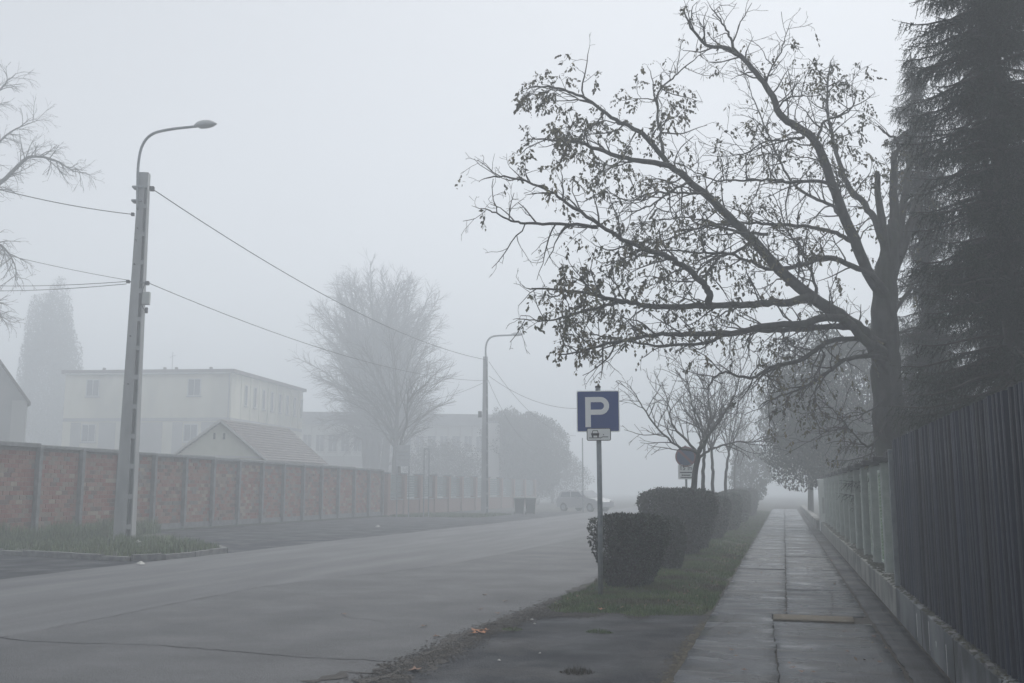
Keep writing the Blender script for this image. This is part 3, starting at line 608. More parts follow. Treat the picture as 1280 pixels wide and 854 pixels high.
# --- bare trees
def bare_tree(name, base, label, cfg, limbs, mt, seed, twig_mt=M_twig, trunk_sides=8, sides=(5, 3, 3), group=None, cat='tree', limbname='limb'):
    rg = np.random.default_rng(seed); root = empty(name, base, 0, label, cat, group); o = np.array(root.location); out = {0: [], 1: [], 2: [], 3: []}
    for k, (pts, rads) in enumerate(limbs):
        P, rad = smooth_path([np.array(tuple(p)) - o for p in pts], rads, 4, .012, rg)
        tubes_obj('trunk' if k == 0 else limbname, [(P, rad)], trunk_sides if k == 0 else 6, mt, root)
        if k: grow(out, P, rad, 0, cfg, rg)
    for l in range(4):
        if out[l]: tubes_obj('twigs', out[l], sides[min(l, 2)], twig_mt, root, kind='stuff', smooth=False)
    return root
# small street tree behind the second hedge
Y = 25
def lp(l, Y0, Y1): n = len(l); return [atY(x, y, Y0 + (Y1 - Y0) * i / max(1, n - 1)) for i, (x, y) in enumerate(l)]
cfg2 = [dict(n=5.5, t0=.15, ang=.75, L=1.0, wig=.14, trop=.03, r=.014, r1=.006, seg=.15, tap=.4), dict(n=4.5, t0=.15, ang=.75, L=.5, wig=.16, trop=.02, r=.008, r1=.005, seg=.12),
        dict(n=3, t0=.3, ang=.7, L=.25, wig=.16, trop=0, r=.006, r1=.004, seg=.1)]
base = atY(868, 612, 24.5); base.z = 0
bare_tree('street_tree', base, 'small bare street tree with arching limbs standing in the hedge, nearest of its row', cfg2, [
    ([base - Vector((0, 0, .1)), *lp([(868, 640), (868, 600), (872, 575), (875, 560)], 24.5, 24.5)], [.1, .078, .07, .063, .058]),
    (lp([(873, 566), (862, 562), (850, 560), (829, 543), (812, 522), (801, 504), (787, 482)], 24.5, 23.2), [0.0375, 0.0338, 0.03, 0.0225, 0.0188, 0.0135, 0.0075]),
    (lp([(875, 560), (882, 550), (872, 530), (865, 505), (860, 480), (851, 450)], 24.5, 25.4), [0.0375, 0.03, 0.0225, 0.0188, 0.0135, 0.006]),
    (lp([(877, 560), (885, 546), (897, 530), (906, 515), (915, 500), (921, 485), (926, 462)], 24.5, 24), [0.0375, 0.0338, 0.0263, 0.0225, 0.0188, 0.0135, 0.0075]),
    (lp([(875, 571), (885, 564), (896, 559), (920, 553), (949, 552), (968, 546)], 24.5, 25.8), [.035, .03, .026, .02, .014, .008]),
    (lp([(873, 562), (880, 545), (888, 520), (885, 490), (893, 462)], 24.5, 26.2), [.035, .03, .024, .016, .008]),
    (lp([(872, 566), (855, 548), (840, 530), (836, 505), (828, 478)], 24.5, 26), [.035, .03, .024, .016, .008])], M_bark, 31, group='bare street trees in the verge')
cfg3 = [dict(n=3.6, t0=.1, ang=.6, L=1.2, wig=.12, trop=.05, r=.014, r1=.007, seg=.2, tap=.4), dict(n=3.6, t0=.15, ang=.7, L=.55, wig=.14, trop=.02, r=.009, r1=.006, seg=.15)]
for k, (px, yb, yt, Yd, fork, lab) in enumerate([(879, 622, 470, 30, 3, 'thin bare tree trunk just right of the nearest street tree'), (891, 622, 455, 34, -4, 'slender forked bare tree, third of the row in the hedge'),
                                    (907, 624, 450, 38, 10, 'leaning bare tree forking above the third hedge'), (918, 620, 510, 60, 4, 'faint bare tree far down the verge'),
                                    (926, 620, 520, 70, -3, 'faintest bare tree farthest down the verge')]):
    base = atY(px, 612, Yd); base.z = 0; s = Yd / 30
    fk = (px + fork * .4, 560 + (612 - 560) * (1 - 30 / max(30, Yd)) * .5)
    br = [([base, *lp([(px, 605), (px + fork * .2, 580), fk], Yd, Yd)], [.07, .055, .048, .042])]
    for j, dx in enumerate((-34, -14, 6, 20, 38)):
        sc = 30 / Yd; br.append((lp([fk, (fk[0] + dx * .3 * sc, fk[1] - 28 * sc), (fk[0] + dx * .7 * sc, (fk[1] + yt) / 2), (fk[0] + dx * sc, yt + abs(dx) * .8 * sc)], Yd, Yd + random.uniform(-1.5, 1.5)), [.03, .022, .015, .008]))
    bare_tree('street_tree', base, lab, cfg3, br, M_bark, 40 + k, group='bare street trees in the verge')

# broad egg-crowned tree behind the wall
def crown_tree(name, base, H, trunks, label, seed, cfg, spread, n0, mt=M_bark2, zc=.57):
    rg = np.random.default_rng(seed); limbs = []
    for k, (dx, dy, top, r) in enumerate(trunks):
        limbs.append(([base + Vector((dx * .35, dy * .35, -.1)), base + Vector((dx * .55, dy * .5, top * .4)), base + Vector((dx, dy, top))], [r * 1.15, r, r * .35]))
        for j in range(n0):
            a = rg.uniform(0, 6.28); e = math.acos(1 - rg.random() * 1.78); rr = spread * rg.uniform(.8, 1.04) * (1 - .25 * max(0, -math.cos(e))); zt = H * zc + (H * (1 - zc)) * math.cos(e) * rg.uniform(.9, 1.03)
            tgt = Vector((base.x + dx * .5 + rr * math.sin(e) * math.cos(a), base.y + rr * math.sin(e) * math.sin(a), zt))
            zs = min(top, max(H * .26, zt * rg.uniform(.56, .7) - 1)); st = base + Vector((dx * (.4 + .6 * zs / top), dy * .6, zs))
            mid = st.lerp(tgt, .5) + Vector((0, 0, .05 * H * math.sin(e)))
            tgt.z -= .02 * H * rg.random(); limbs.append(([st, st.lerp(mid, .5), mid, tgt], [r * .3, r * .22, r * .14, .025]))
    first = limbs[0]
    root = bare_tree(name, base, label, cfg, limbs, M_bark, seed, twig_mt=mt, trunk_sides=10)
    return root
cfgR = [dict(n=2.3, t0=.15, ang=.55, L=2.4, wig=.08, trop=.02, r=.03, r1=.014, seg=.4, tap=.45), dict(n=2.4, t0=.15, ang=.55, L=1.1, wig=.1, trop=.02, r=.014, r1=.01, seg=.3, tap=.4)]
cfgRb = [dict(n=4.2, t0=.12, ang=.75, L=1.9, wig=.1, trop=.02, r=.032, r1=.015, seg=.45, tap=.4), dict(n=2.4, t0=.15, ang=.55, L=1.35, wig=.1, trop=.02, r=.017, r1=.012, seg=.35)]
bt = atY(468, 612, 100); bt.z = 0
crown_tree('broad_tree', bt, 26.5, [(-1.8, 0, 15, .52), (-.2, .2, 18.5, .6), (2.4, -.2, 15, .42)], 'broad bare tree with egg-shaped crown of fine twigs behind the brick wall', 51, cfgRb, 7.9, 46)
b = atY(491, 612, 77); b.z = 0
crown_tree('bare_tree', b, 15, [(.3, 0, 9.5, .26)], 'narrow bare tree beside the broad one, behind the wall end', 52, cfgR, 5.0, 22, zc=.62)
b = atY(499, 612, 63); b.z = 0
bare_tree('bare_tree', b, 'thin crooked leaning trunk above the pale notice board', cfgR, [([b, *lp([(499, 585), (500, 560), (503, 545)], 63, 63)], [.12, .11, .1, .09]),
    (lp([(503, 545), (508, 530), (509, 505), (511, 485)], 63, 62), [.09, .07, .05, .03]), (lp([(509, 505), (520, 490), (535, 480)], 62.5, 62), [.05, .04, .02])], M_bark2, 53, M_bark2)
# big weeping tree at the left edge
cfgL = [dict(n=3.6, t0=.1, ang=.8, L=1.7, wig=.13, trop=-.06, r=.03, r1=.01, seg=.25, tap=.4, up=.1), dict(n=4.5, t0=.1, ang=.7, L=1.0, wig=.14, trop=-.08, r=.014, r1=.007, seg=.18), dict(n=2.6, t0=.2, ang=.7, L=.45, wig=.15, trop=-.03, r=.009, r1=.006, seg=.14)]
YL = 40; bl = atY(-75, 612, YL); bl.z = 0
bare_tree('weeping_tree', bl, 'bare tree with drooping twigs reaching in from the left edge behind the brick wall', cfgL, [
    ([bl, *lp([(-75, 560), (-72, 440), (-66, 340), (-62, 280)], YL, YL)], [.45, .4, .34, .28, .22]),
    (lp([(-66, 330), (-40, 270), (-10, 238), (8, 222), (21, 209), (39, 196), (70, 201), (92, 214), (108, 216)], YL, 38.5), [.18, .15, .12, .1, .09, .075, .045, .025, .012]),
    (lp([(-62, 290), (-45, 220), (-30, 170), (-12, 130), (6, 105), (20, 92)], YL, 41), [.16, .13, .1, .07, .04, .02]),
    (lp([(-66, 350), (-40, 320), (-15, 305), (5, 310), (18, 330), (22, 350)], YL, 39), [.14, .11, .08, .05, .03, .015]),
    (lp([(-64, 300), (-40, 240), (-20, 200), (5, 172), (28, 158), (50, 150)], YL, 42), [.14, .11, .08, .055, .03, .015]),
    (lp([(-68, 400), (-45, 375), (-25, 372), (-10, 385), (-2, 400)], YL, 39), [.12, .09, .06, .035, .015]),
    (lp([(-62, 290), (-62, 200), (-55, 130), (-40, 80)], YL, 40), [.16, .12, .07, .02])], M_bark2, 61, M_bark2)

# --- leafy masses
def foliage_blob(name, centre, rads, N, label, seed, mt, leaf=.12, cat='tree', trunk=None, lumps=14, fill=.35, group=None, shape=None, core=None):
    rg = np.random.default_rng(seed); root = empty(name, (centre[0], centre[1], 0), 0, label, cat, group); rads = np.array(rads)
    d = rg.normal(size=(N, 3)); d /= np.linalg.norm(d, axis=1, keepdims=True)
    C = rg.normal(size=(lumps, 3)); C /= np.linalg.norm(C, axis=1, keepdims=True); w_ = np.max(d @ C.T, axis=1)
    rr = .74 + .3 * np.clip((w_ - .6) / .4, 0, 1) + .05 * np.sin(d[:, 0] * 9 + d[:, 2] * 7)
    rr *= 1 - fill * rg.random(N) ** 1.3; rr *= 1 + .09 * np.sin(d[:, 0] * 4 + seed) * np.sin(d[:, 1] * 5 + d[:, 2] * 3 + seed) + .05 * np.sin(d[:, 2] * 13 + d[:, 0] * 11)
    P = d * rads * rr[:, None]
    P[:, 2] += centre[2]
    if shape: P = shape(P)
    M = rotmats(N, rg, tilt=rg.uniform(0, 3.14, N))
    scatter('foliage', *LEAF, P, M, rg.uniform(.6, 1.3, N) * leaf, mt, root, kind='stuff')
    if trunk:
        MB().tube([(0, 0, -.1), (trunk[2], 0, centre[2] * .5), (0, 0, centre[2])], [trunk[0], trunk[1], trunk[1] * .5], 8).build('trunk', M_bark2, root, smooth=True)
        brs = []
        for k in range(26):
            q = rg.normal(size=3); q[2] = abs(q[2]) * .5; q /= np.linalg.norm(q); st = np.array([0, 0, centre[2] * rg.uniform(.6, 1)])
            en = q * rads * .85 + np.array([0, 0, centre[2]]); brs.append(smooth_path([st, (st + en) / 2 + np.array([0, 0, .2]), en], [.06, .04, .015], 3, .03, rg))
        tubes_obj('branches', brs, 4, M_bark2, root, kind='stuff')
    return root
c = atY(1068, 505, 45); foliage_blob('leafy_tree', (c.x + .5, c.y, 5.3), (4.3, 3.8, 3.7), 42000, 'dense dark evergreen tree leaning over the sidewalk beyond the big tree', 71, M_yew, .16, trunk=(.2, .15, .1))
c = atY(1035, 560, 42); foliage_blob('leafy_tree', (c.x, c.y, 3.1), (2.6, 2.0, 1.6), 16000, 'low overhanging dark crown at the far end of the slatted fence', 72, M_yew, .13, trunk=(.12, .1, .1))
c = atY(1008, 520, 62); foliage_blob('leafy_tree', (c.x, c.y, 5.6), (3.2, 2.4, 3.7), 14000, 'fainter rounded tree farther down beside the sidewalk', 73, M_yew, .17, trunk=(.18, .14, .1))
c = atY(938, 585, 75); foliage_blob('leafy_tree', (c.x, c.y, 2.6), (1.6, 2.6, 2.4), 7000, 'faint leafy shrub tree at the foggy end of the verge', 74, M_yew, .18, trunk=(.12, .1, .1))
c = atY(655, 560, 108); foliage_blob('leafy_tree', (c.x, c.y, 5.6), (5.2, 4.2, 5.6), 60000, 'rounded leafy tree fading in fog right of the far lamp post', 75, M_yew, .22, trunk=(.25, .2, .1), fill=.6)
c = atY(634, 545, 114); foliage_blob('leafy_tree', (c.x, c.y, 6.6), (3.4, 3.0, 4.6), 26000, 'taller thin-topped tree just behind the rounded one by the far lamp post', 79, M_yew, .22, trunk=(.2, .15, .1), fill=.7)
c = atY(690, 590, 118); foliage_blob('leafy_tree', (c.x, c.y, 3.2), (5.2, 3.4, 3.4), 14000, 'lower bushy tree in fog behind the parked car', 76, M_yew, .2, trunk=(.2, .15, .1), fill=.6)
c = atY(556, 575, 100); foliage_blob('leafy_tree', (c.x, c.y, 3.8), (4.6, 2.4, 3.3), 16000, 'dim bush in front of the long building', 77, M_yew, .18, trunk=(.15, .12, .1), fill=.55)
c = D(60, 470, 135); foliage_blob('tall_tree', (c.x, c.y, 14.5), (4.3, 4.3, 14.5), 60000, 'tall narrow tree, a faint grey silhouette left of the pale house', 78, M_yew, .32, trunk=(.3, .25, 0), fill=.5)

# hedges: clipped shrubs, a shell of small leaves over woody stems
def hedge(x, y, wx, wy, h, N, label, seed, leaf=.035, taper=.75, thin=0):
    rg = np.random.default_rng(seed); root = empty('clipped_shrub', (x, y, .05), 0, label, 'shrub', 'clipped shrubs along the verge')
    d = rg.normal(size=(N, 3)); d /= np.linalg.norm(d, axis=1, keepdims=True); pw = .8                 # superellipsoid
    q = np.sign(d) * np.abs(d) ** pw; q /= np.max(np.abs(q), axis=1, keepdims=True) ** .5
    q = np.clip(q, -1.05, 1.05)
    rr = 1 - .22 * rg.random(N) ** 1.7 + .035 * np.sin(q[:, 0] * 7 + seed) * np.sin(q[:, 2] * 6 + q[:, 1] * 5) + rg.exponential(.012, N)
    P = q * rr[:, None]; zt = (P[:, 2] + 1) / 2; s = taper + (1 - taper) * np.clip(zt * 1.25, 0, 1)
    P = np.stack([P[:, 0] * wx / 2 * s, P[:, 1] * wy / 2 * s, zt * h], -1)
    if thin:    # the sparse side towards the road
        k = (P[:, 0] < -wx * .2) & (rg.random(N) < thin * np.clip((-P[:, 0] / wx - .2) * 5, 0, 1)); P = P[~k]
    n = len(P); rnd = rg.normal(size=(n, 3)); outw = P - np.array([0, 0, h * .5])
    scatter('foliage', *LEAF, P, frames(outw * .6 + rnd * .5 * np.linalg.norm(outw, axis=1, keepdims=True), rg), rg.uniform(.7, 1.4, n) * leaf, M_hedge, root, kind='stuff')
    st = []
    for k in range(70):
        a = rg.uniform(0, 6.28); t = rg.uniform(.2, .95); e = np.array([math.cos(a) * wx / 2 * t * .95, math.sin(a) * wy / 2 * t * .95, h * rg.uniform(.5, .93)])
        st.append(smooth_path([np.array([math.cos(a) * .06, math.sin(a) * .06, -.05]), e * np.array([.45, .45, .4]), e], [.016, .011, .004], 3, .02, rg))
    tubes_obj('stems', st, 4, M_hedgein, root, kind='stuff')
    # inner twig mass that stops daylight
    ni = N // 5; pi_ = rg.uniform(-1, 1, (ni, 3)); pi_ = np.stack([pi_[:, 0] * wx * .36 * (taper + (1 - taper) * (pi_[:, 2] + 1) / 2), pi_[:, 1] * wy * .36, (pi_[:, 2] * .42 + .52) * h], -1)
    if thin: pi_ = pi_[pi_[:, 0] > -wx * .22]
    sh = []
    for k in range(46):
        q0 = P[rg.integers(0, n)]; dd = q0 - np.array([0, 0, h * .5]); dd = dd / np.linalg.norm(dd) + np.array([0, 0, .6]); q1 = q0 + dd * rg.uniform(.03, .11); sh.append((np.array([q0 - dd * .05, q0, q1]), np.array([.003, .003, .002])))
    tubes_obj('shoots', sh, 3, M_hedgein, root, kind='stuff')
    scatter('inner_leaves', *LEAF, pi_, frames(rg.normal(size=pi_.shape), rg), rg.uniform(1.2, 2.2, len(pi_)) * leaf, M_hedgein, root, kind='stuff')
    return root
hedge(-2.45, 16.3, 1.34, 1.3, 1.14, 28000, 'clipped round-cornered shrub nearest the parking sign, thin on its road side', 81, .04, .5, .8)
hedge(-2.3, 20.0, .8, 1.0, 1.0, 15000, 'lower clipped shrub half hidden behind the first one', 82, .042, .8)
hedge(-2.45, 24.2, 1.9, 1.7, 1.56, 26000, 'large clipped shrub, wider at the top, round the street tree', 83, .048, .45)
hedge(-2.4, 26.8, 1.5, 1.8, 1.45, 14000, 'clipped shrub behind the widest one', 84, .05, .55)
hedge(-2.3, 32.5, 1.3, 3.3, 1.35, 16000, 'long clipped hedge block starting to fade in fog', 85, .055, .6)
hedge(-2.3, 40, 1.4, 4.5, 1.4, 14000, 'pale foggy hedge block farther down the verge', 86, .065, .8)
hedge(-2.3, 50, 1.4, 6, 1.5, 12000, 'hedge block almost lost in fog', 87, .08, .8)
hedge(-2.3, 62, 1.5, 8, 1.6, 10000, 'farthest hedge block, a faint shape in the fog', 88, .1, .8)

# ------------------------------------------------------------ brick wall on the left
WX = -23.5
def wtop(y): return 3.08 - (y - 26) * .0092
wall = empty('brick_wall', (WX, 26, 0), 0, 'long wall of patchy red and tan brick bays between concrete posts', 'wall')
posts = [21.3 + 2.08 * k for k in range(0, 18)]
pm = {}
for y in posts:
    h = wtop(y) - .02; MB().cbox(.0, .17, y - 26 - .075, y - 26 + .075, -.05, h - .04, .012).build('concrete_post', M_conc_d, wall)
BL, BHt = .295, .142
brick_meshes = []
for m_ in M_brickred:
    mb = MB().cbox(-.05, .05, -BL / 2 + .008, BL / 2 - .008, 0, BHt - .014, .006); me = mb.mesh('brick'); me.materials.append(m_); brick_meshes.append(me)
    mb = MB().cbox(-.05, .05, -.062, .062, 0, BHt * 2 - .014, .006); me = mb.mesh('brick_upright'); me.materials.append(m_); brick_meshes.append(me)
cnt = 0; rest = [MB() for _ in M_brickred]; rb = random.Random(5)
for y0, y1 in zip(posts[:-1], posts[1:]):
    a, b_ = y0 + .08 - 26, y1 - .08 - 26; tz = wtop((y0 + y1) / 2) - .12
    MB().box(-.14, -.012, a - .05, b_ + .05, -.05, tz).build('mortar_backing', M_mortar, wall)
    MB().box(-.12, .06, a, b_, -.05, .28).build('bay_plinth', M_conc_d, wall)
    MB().cbox(-.2 + rb.uniform(-.01, .01), .14 + rb.uniform(-.015, .015), y0 - 26 + .004, y1 - 26 - .004, tz + .002, tz + .12 + rb.uniform(-.015, .02), .02).build('coping', M_conc_d, wall)
    wts = [rb.uniform(.4, 3), rb.uniform(.4, 3), rb.uniform(.3, 2.6), rb.uniform(.1, .8), rb.uniform(.2, 1.4), rb.uniform(.2, 1)]
    if y0 < 30: wts[0] += 1.5
    z = .29; row = 0
    while z + BHt < tz:
        y = a + (BL / 2 if row % 2 else 0) * .5
        if row % 2: y = a
        off = -BL / 2 if row % 2 else 0; y = a + off; upright = rb.random() < .12
        while y < b_:
            c0, c1 = max(y, a), min(y + BL, b_)
            if c1 - c0 > .06:
                # colour drifts in patches
                k = rb.choices(range(6), [wts[i] * (.4 + 1.2 * abs(math.sin(i * 2.1 + y * 1.3 + z * 1.9))) for i in range(6)])[0]
                dx = rb.uniform(-.008, .01) - .02; full = c1 - c0 > BL - .01
                if full and 25.0 < y0 and cnt < 300 and y0 < 31:
                    o = bpy.data.objects.new('brick', brick_meshes[2 * k]); col.objects.link(o); o.parent = wall; o.location = (dx - .02, (c0 + c1) / 2, z); cnt += 1
                else: rest[k].box(dx - .06, dx + .03, c0 + .008, c1 - .008, z, z + BHt - .014)
            y += BL
        z += BHt; row += 1
for k, m in enumerate(rest): m.build('brickwork', M_brickred[k], wall, kind='stuff')

# fence of brick pillars beyond the wall
pf = empty('pillared_fence', (WX, 57.3, 0), 0, 'fence of brown brick pillars, low wall and greenish panels past the brick wall', 'fence')
pys = [57.4, 60.2, 63.1, 66, 69, 72, 75.5, 79, 83, 87, 91, 95]
for i, y in enumerate(pys):
    yy = y - 57.3; p = MB().cbox(-.22, .22, yy - .22, yy + .22, 0, 2.55, .01).build('brick_pillar', M_brownpil, pf); MB().cbox(-.28, .28, yy - .28, yy + .28, 2.552, 2.64, .02).build('cap', M_conc_d, p)
    if i < len(pys) - 1:
        b = pys[i + 1] - 57.3
        MB().box(-.12, .12, yy + .22, b - .22, 0, .95).build('low_wall', M_brownpil, pf); MB().cbox(-.16, .16, yy + .222, b - .222, .952, 1.02, .01).build('coping', M_conc, pf)
        m = MB()
        for k in range(9): zz = 1.12 + k * .155; m.box(-.02, .02, yy + .24, b - .24, zz, zz + .125)
        m.build('slat_panel', M_panel, pf)
# pale notice board by the wall end
nb = D(504, 570, 58.5); root = empty('notice_board', (nb.x, nb.y, 0), YAW * .3, 'pale notice board on posts above the end of the brick wall', 'sign')
MB().box(-.42, .42, -.02, .02, 2.95, 4.2).build('board', mat('board_white', (.5, .52, .52), .6, (.42, .44, .45), 3, 5), root)
MB().box(-.3, .28, -.028, -.022, 3.75, 3.8).box(-.3, .1, -.028, -.022, 3.55, 3.6).box(-.34, .34, -.028, -.022, 3.3, 3.34).build('print', M_greyr, root)
for x in (-.36, .36): MB().tube([(x, .05, 0), (x, .05, 4.2)], .04, 6).build('post', M_galv, root)
MB().tube([(1.0, 1, 0), (1.0, 1, 4)], .04, 6).tube([(1.3, 1, 0), (1.3, 1, 4)], .04, 6).tube([(1.0, 1, 4), (1.3, 1, 4)], .04, 6).build('side_frame', M_galv, root)

# ------------------------------------------------------------ dark board fence on its stained plinth
df = empty('board_fence', (1.28, 2, 0), 0, 'tall fence of close dark boards on a stained concrete plinth', 'fence')
PLY = 13.4
m = MB(); m.cbox(.0, .3, -1, PLY - 2, -.05, .42, .02); plo = m.build('plinth', M_plinth, df)
for yy in (9.0, 7.0, 5.1, 3.3):     # formwork joints of the plinth
    MB().box(-.004, .05, yy - .006, yy + .006, .0, .41).build('plinth_joint', M_bed, df)
n = 500; LB = []
yv = rng.uniform(0, PLY - 2, n)
debr = scatter('ledge_moss', [(-1, -.7, 0), (1, -.8, 0), (.9, .8, 0), (-.8, .9, 0), (.1, 0, .6)], [(0, 1, 4), (1, 2, 4), (2, 3, 4), (3, 0, 4)], np.stack([rng.uniform(.0, .08, n), yv, np.full(n, .417)], -1), rotmats(n, tilt=np.zeros(n)), rng.uniform(.008, .03, n), M_moss, df, kind='stuff')
for yy, z0, z1, w_ in ((9.35, .1, .33, .02), (8.45, .1, .36, .015), (7.4, .05, .3, .012), (8.0, .2, .24, .02)):
    MB().poly([(-.004, yy - w_, z1), (-.004, yy - w_ * .6, z0), (-.004, yy + w_ * .5, z0 - .02), (-.004, yy + w_, z1)]).build('white_drip', M_white, df)
for yy in (7.6, 7.2, 6.2, 5.6, 8.1): MB().cbox(-.003, .05, yy - .05, yy + .06, .4, .428, .004).build('chipped_edge', M_kerb, df)
bm_ = []
for v in range(3):
    m = MB(); wv = .086 + .008 * v; hh = [(-wv / 2, .012), (-wv / 2, -.004), (-wv * .33, -.03), (-wv * .12, -.036), (wv * .12, -.036), (wv * .33, -.03), (wv / 2, -.004), (wv / 2, .012)]
    m.prism([(y_, x_) for x_, y_ in hh][::-1], 0, 1.77); me = m.mesh('fence_board'); me.materials.append(M_dark); bm_.append(me)
y = PLY - 2 - .08; k = 0
while y > -1:
    o = bpy.data.objects.new('fence_board', random.choice(bm_)); col.objects.link(o); o.parent = df
    o.location = (.085 + random.uniform(-.012, .012), y, .44); o.rotation_euler = (random.gauss(0, .004), random.gauss(0, .004), random.gauss(0, .12)); y -= .121; k += 1
for z in (.75, 1.95): MB().box(.115, .16, -1, PLY - 2 - .03, z, z + .07).build('rail', M_darkrail, df)
MB().box(.17, .175, -1, PLY - 2 - .06, .5, 2.15).build('backing_sheet', M_darkrail, df)
MB().cbox(.0, .06, PLY - 2 - .03, PLY - 2 + .03, .42, 2.1, .004).build('end_post', M_galv, df)

# ------------------------------------------------------------ pillar and louvre fence beyond
gf = empty('louvre_fence', (1.28, PLY, 0), 0, 'long fence of rendered pillars and green louvred panels in pale frames on a low plinth', 'fence')
FY1 = 40.5
m = MB()
ny = int((FY1 - PLY) / 2.4)
for k in range(ny):
    a = .04 + k * 2.4; MB().cbox(.0, .52, a, a + 2.385, -.05, .39 + random.uniform(-.006, .006), .012).build('plinth_block', M_plinth2, gf)
n = 2600; scatter('ledge_moss', [(-1, -.7, 0), (1, -.8, 0), (.9, .8, 0), (-.8, .9, 0), (.1, 0, .6)], [(0, 1, 4), (1, 2, 4), (2, 3, 4), (3, 0, 4)],
    np.stack([rng.uniform(.03, .4, n), rng.uniform(0, FY1 - PLY - 1, n), np.full(n, .385)], -1), rotmats(n, tilt=np.zeros(n)), rng.uniform(.015, .05, n), M_moss, gf, kind='stuff')
pil = MB().cbox(-.14, .14, -.14, .14, 0, 1.62, .012).mesh('pillar'); pil.materials.append(M_pillar)
capm = MB().cbox(-.25, .25, -.22, .22, 1.622, 1.71, .015).mesh('cap'); capm.materials.append(M_cap)
fr = MB()
def frame_ring(m, w_, h, t, d, z0):
    m.box(-d, d, -w_ / 2, -w_ / 2 + t, z0 + t, z0 + h - t); m.box(-d, d, w_ / 2 - t, w_ / 2, z0 + t, z0 + h - t); m.box(-d, d, -w_ / 2 + t * .3, w_ / 2 - t * .3, z0, z0 + t); m.box(-d, d, -w_ / 2 + t * .3, w_ / 2 - t * .3, z0 + h - t, z0 + h)
frame_ring(fr, 1.66, 1.5, .045, .03, .03); frm = fr.mesh('panel_frame'); frm.materials.append(M_frame)
lv = MB()
for k in range(27):
    z = .09 + k * .0515; lv.add([(-.02, -.78, z), (-.02, .78, z), (.014, .78, z + .04), (.014, -.78, z + .04)], [(0, 1, 2, 3)]); lv.add([(-.02, -.78, z - .006), (-.02, .78, z - .006), (-.02, .78, z), (-.02, -.78, z)], [(0, 1, 2, 3)])
lvm = lv.mesh('louvres'); lvm.materials.append(M_louvre)
y = 2.65; k = 0
while y < FY1 - PLY - 1.2:
    o = bpy.data.objects.new('pillar', pil); col.objects.link(o); o.parent = gf; o.location = (.27, y, .385)
    c_ = bpy.data.objects.new('cap', capm); col.objects.link(c_); c_.parent = o
    p = bpy.data.objects.new('panel_frame', frm); col.objects.link(p); p.parent = gf; p.location = (.27, y + 1.02, .385)
    q = bpy.data.objects.new('louvre_panel', lvm); col.objects.link(q); q.parent = p
    y += 2.04; k += 1
for yy in (.61,):
    o = bpy.data.objects.new('pillar', pil); col.objects.link(o); o.parent = gf; o.location = (.27, yy, .385); c_ = bpy.data.objects.new('cap', capm); col.objects.link(c_); c_.parent = o
    p = bpy.data.objects.new('panel_frame', frm); col.objects.link(p); p.parent = gf; p.location = (.27, yy + 1.02, .385); q = bpy.data.objects.new('louvre_panel', lvm); col.objects.link(q); q.parent = p
gp_ = empty('gate_pier', (1.28, FY1, 0), 0, 'pale rendered gate pier where the louvred fence ends in fog', 'pier')
MB().cbox(.0, .5, -.4, .5, 0, 2.0, .02).build('pier', M_wframe, gp_); MB().box(.1, .4, -.406, -.4, .7, 1.3).build('meter_door', M_greyr, gp_)
MB().cbox(-.1, .2, .6, 40, 0, .4, .02).build('low_wall', M_plinth2, gp_)

# ------------------------------------------------------------ parking sign
s0 = atY(747, 500, 14.6); sx = s0.x
ps = empty('parking_sign', (-2.62, 14.6, 0), R(8), 'blue square parking sign with a white P above a small white plate', 'sign')
ztop = atY(745, 489, 14.6).z; zb = ztop - .61
MB().tube([(0, 0, -.1), (.01, 0, 1.2), (0, 0, ztop + .06)], .038, 14, True).build('pole', M_galv, ps, smooth=True)
MB().tube([(0, 0, ztop + .05), (0, 0, ztop + .075)], .042, 14).build('pole_cap', M_signblack, ps)
def rrect(x0, x1, z0, z1, r, n=5):
    P = []
    for cx, cz, a in ((x1 - r, z0 + r, -90), (x1 - r, z1 - r, 0), (x0 + r, z1 - r, 90), (x0 + r, z0 + r, 180)):
        P += [(cx + r * math.cos(R(a + 90 * k / n)), cz + r * math.sin(R(a + 90 * k / n))) for k in range(n + 1)]
    return P
MB().prism(rrect(-.315, .315, zb, ztop, .02), -.052, -.046, 'y').build('sign_plate', M_signwhite, ps)
MB().prism(rrect(-.302, .302, zb + .013, ztop - .013, .015), -.056, -.053, 'y').build('blue_field', M_signblue, ps)
# the letter P, measured on the plate
x0, zt, H_ = -.315 + .2 * .63, ztop - .15 * .62, .72 * .62; st = .082; Wd = .355; bh = .265; ro = bh / 2; ri = ro - st * .95
outer = [(x0, zt - H_), (x0 + st, zt - H_), (x0 + st, zt - bh)]
cx, cz = x0 + Wd - ro, zt - ro
arc_o = [(cx + ro * math.cos(R(a)), cz + ro * math.sin(R(a))) for a in np.linspace(-90, 90, 17)]
arc_i = [(cx + ri * math.cos(R(a)), cz + ri * math.sin(R(a))) for a in np.linspace(-90, 90, 17)]
m = MB()
def fl(m, pts, y): m.add([(x, y, z) for x, z in pts], [tuple(range(len(pts)))])
yP = -.0590
fl(m, [(x0, zt - H_), (x0 + st, zt - H_), (x0 + st, zt), (x0, zt)], yP)
fl(m, [(x0 + st, cz - ro), (cx, cz - ro), (cx, cz - ri), (x0 + st, cz - ri)], yP); fl(m, [(x0 + st, cz + ri), (cx, cz + ri), (cx, cz + ro), (x0 + st, cz + ro)], yP)
for i in range(16): fl(m, [arc_i[i], arc_o[i], arc_o[i + 1], arc_i[i + 1]], yP)
m.build('letter_p', M_signwhite, ps)
zs1 = ztop - .555; zs0 = zs1 - .185; sx0, sx1 = -.17, .185
MB().prism(rrect(sx0, sx1, zs0, zs1, .025), -.068, -.062, 'y').build('small_plate', M_signblack, ps)
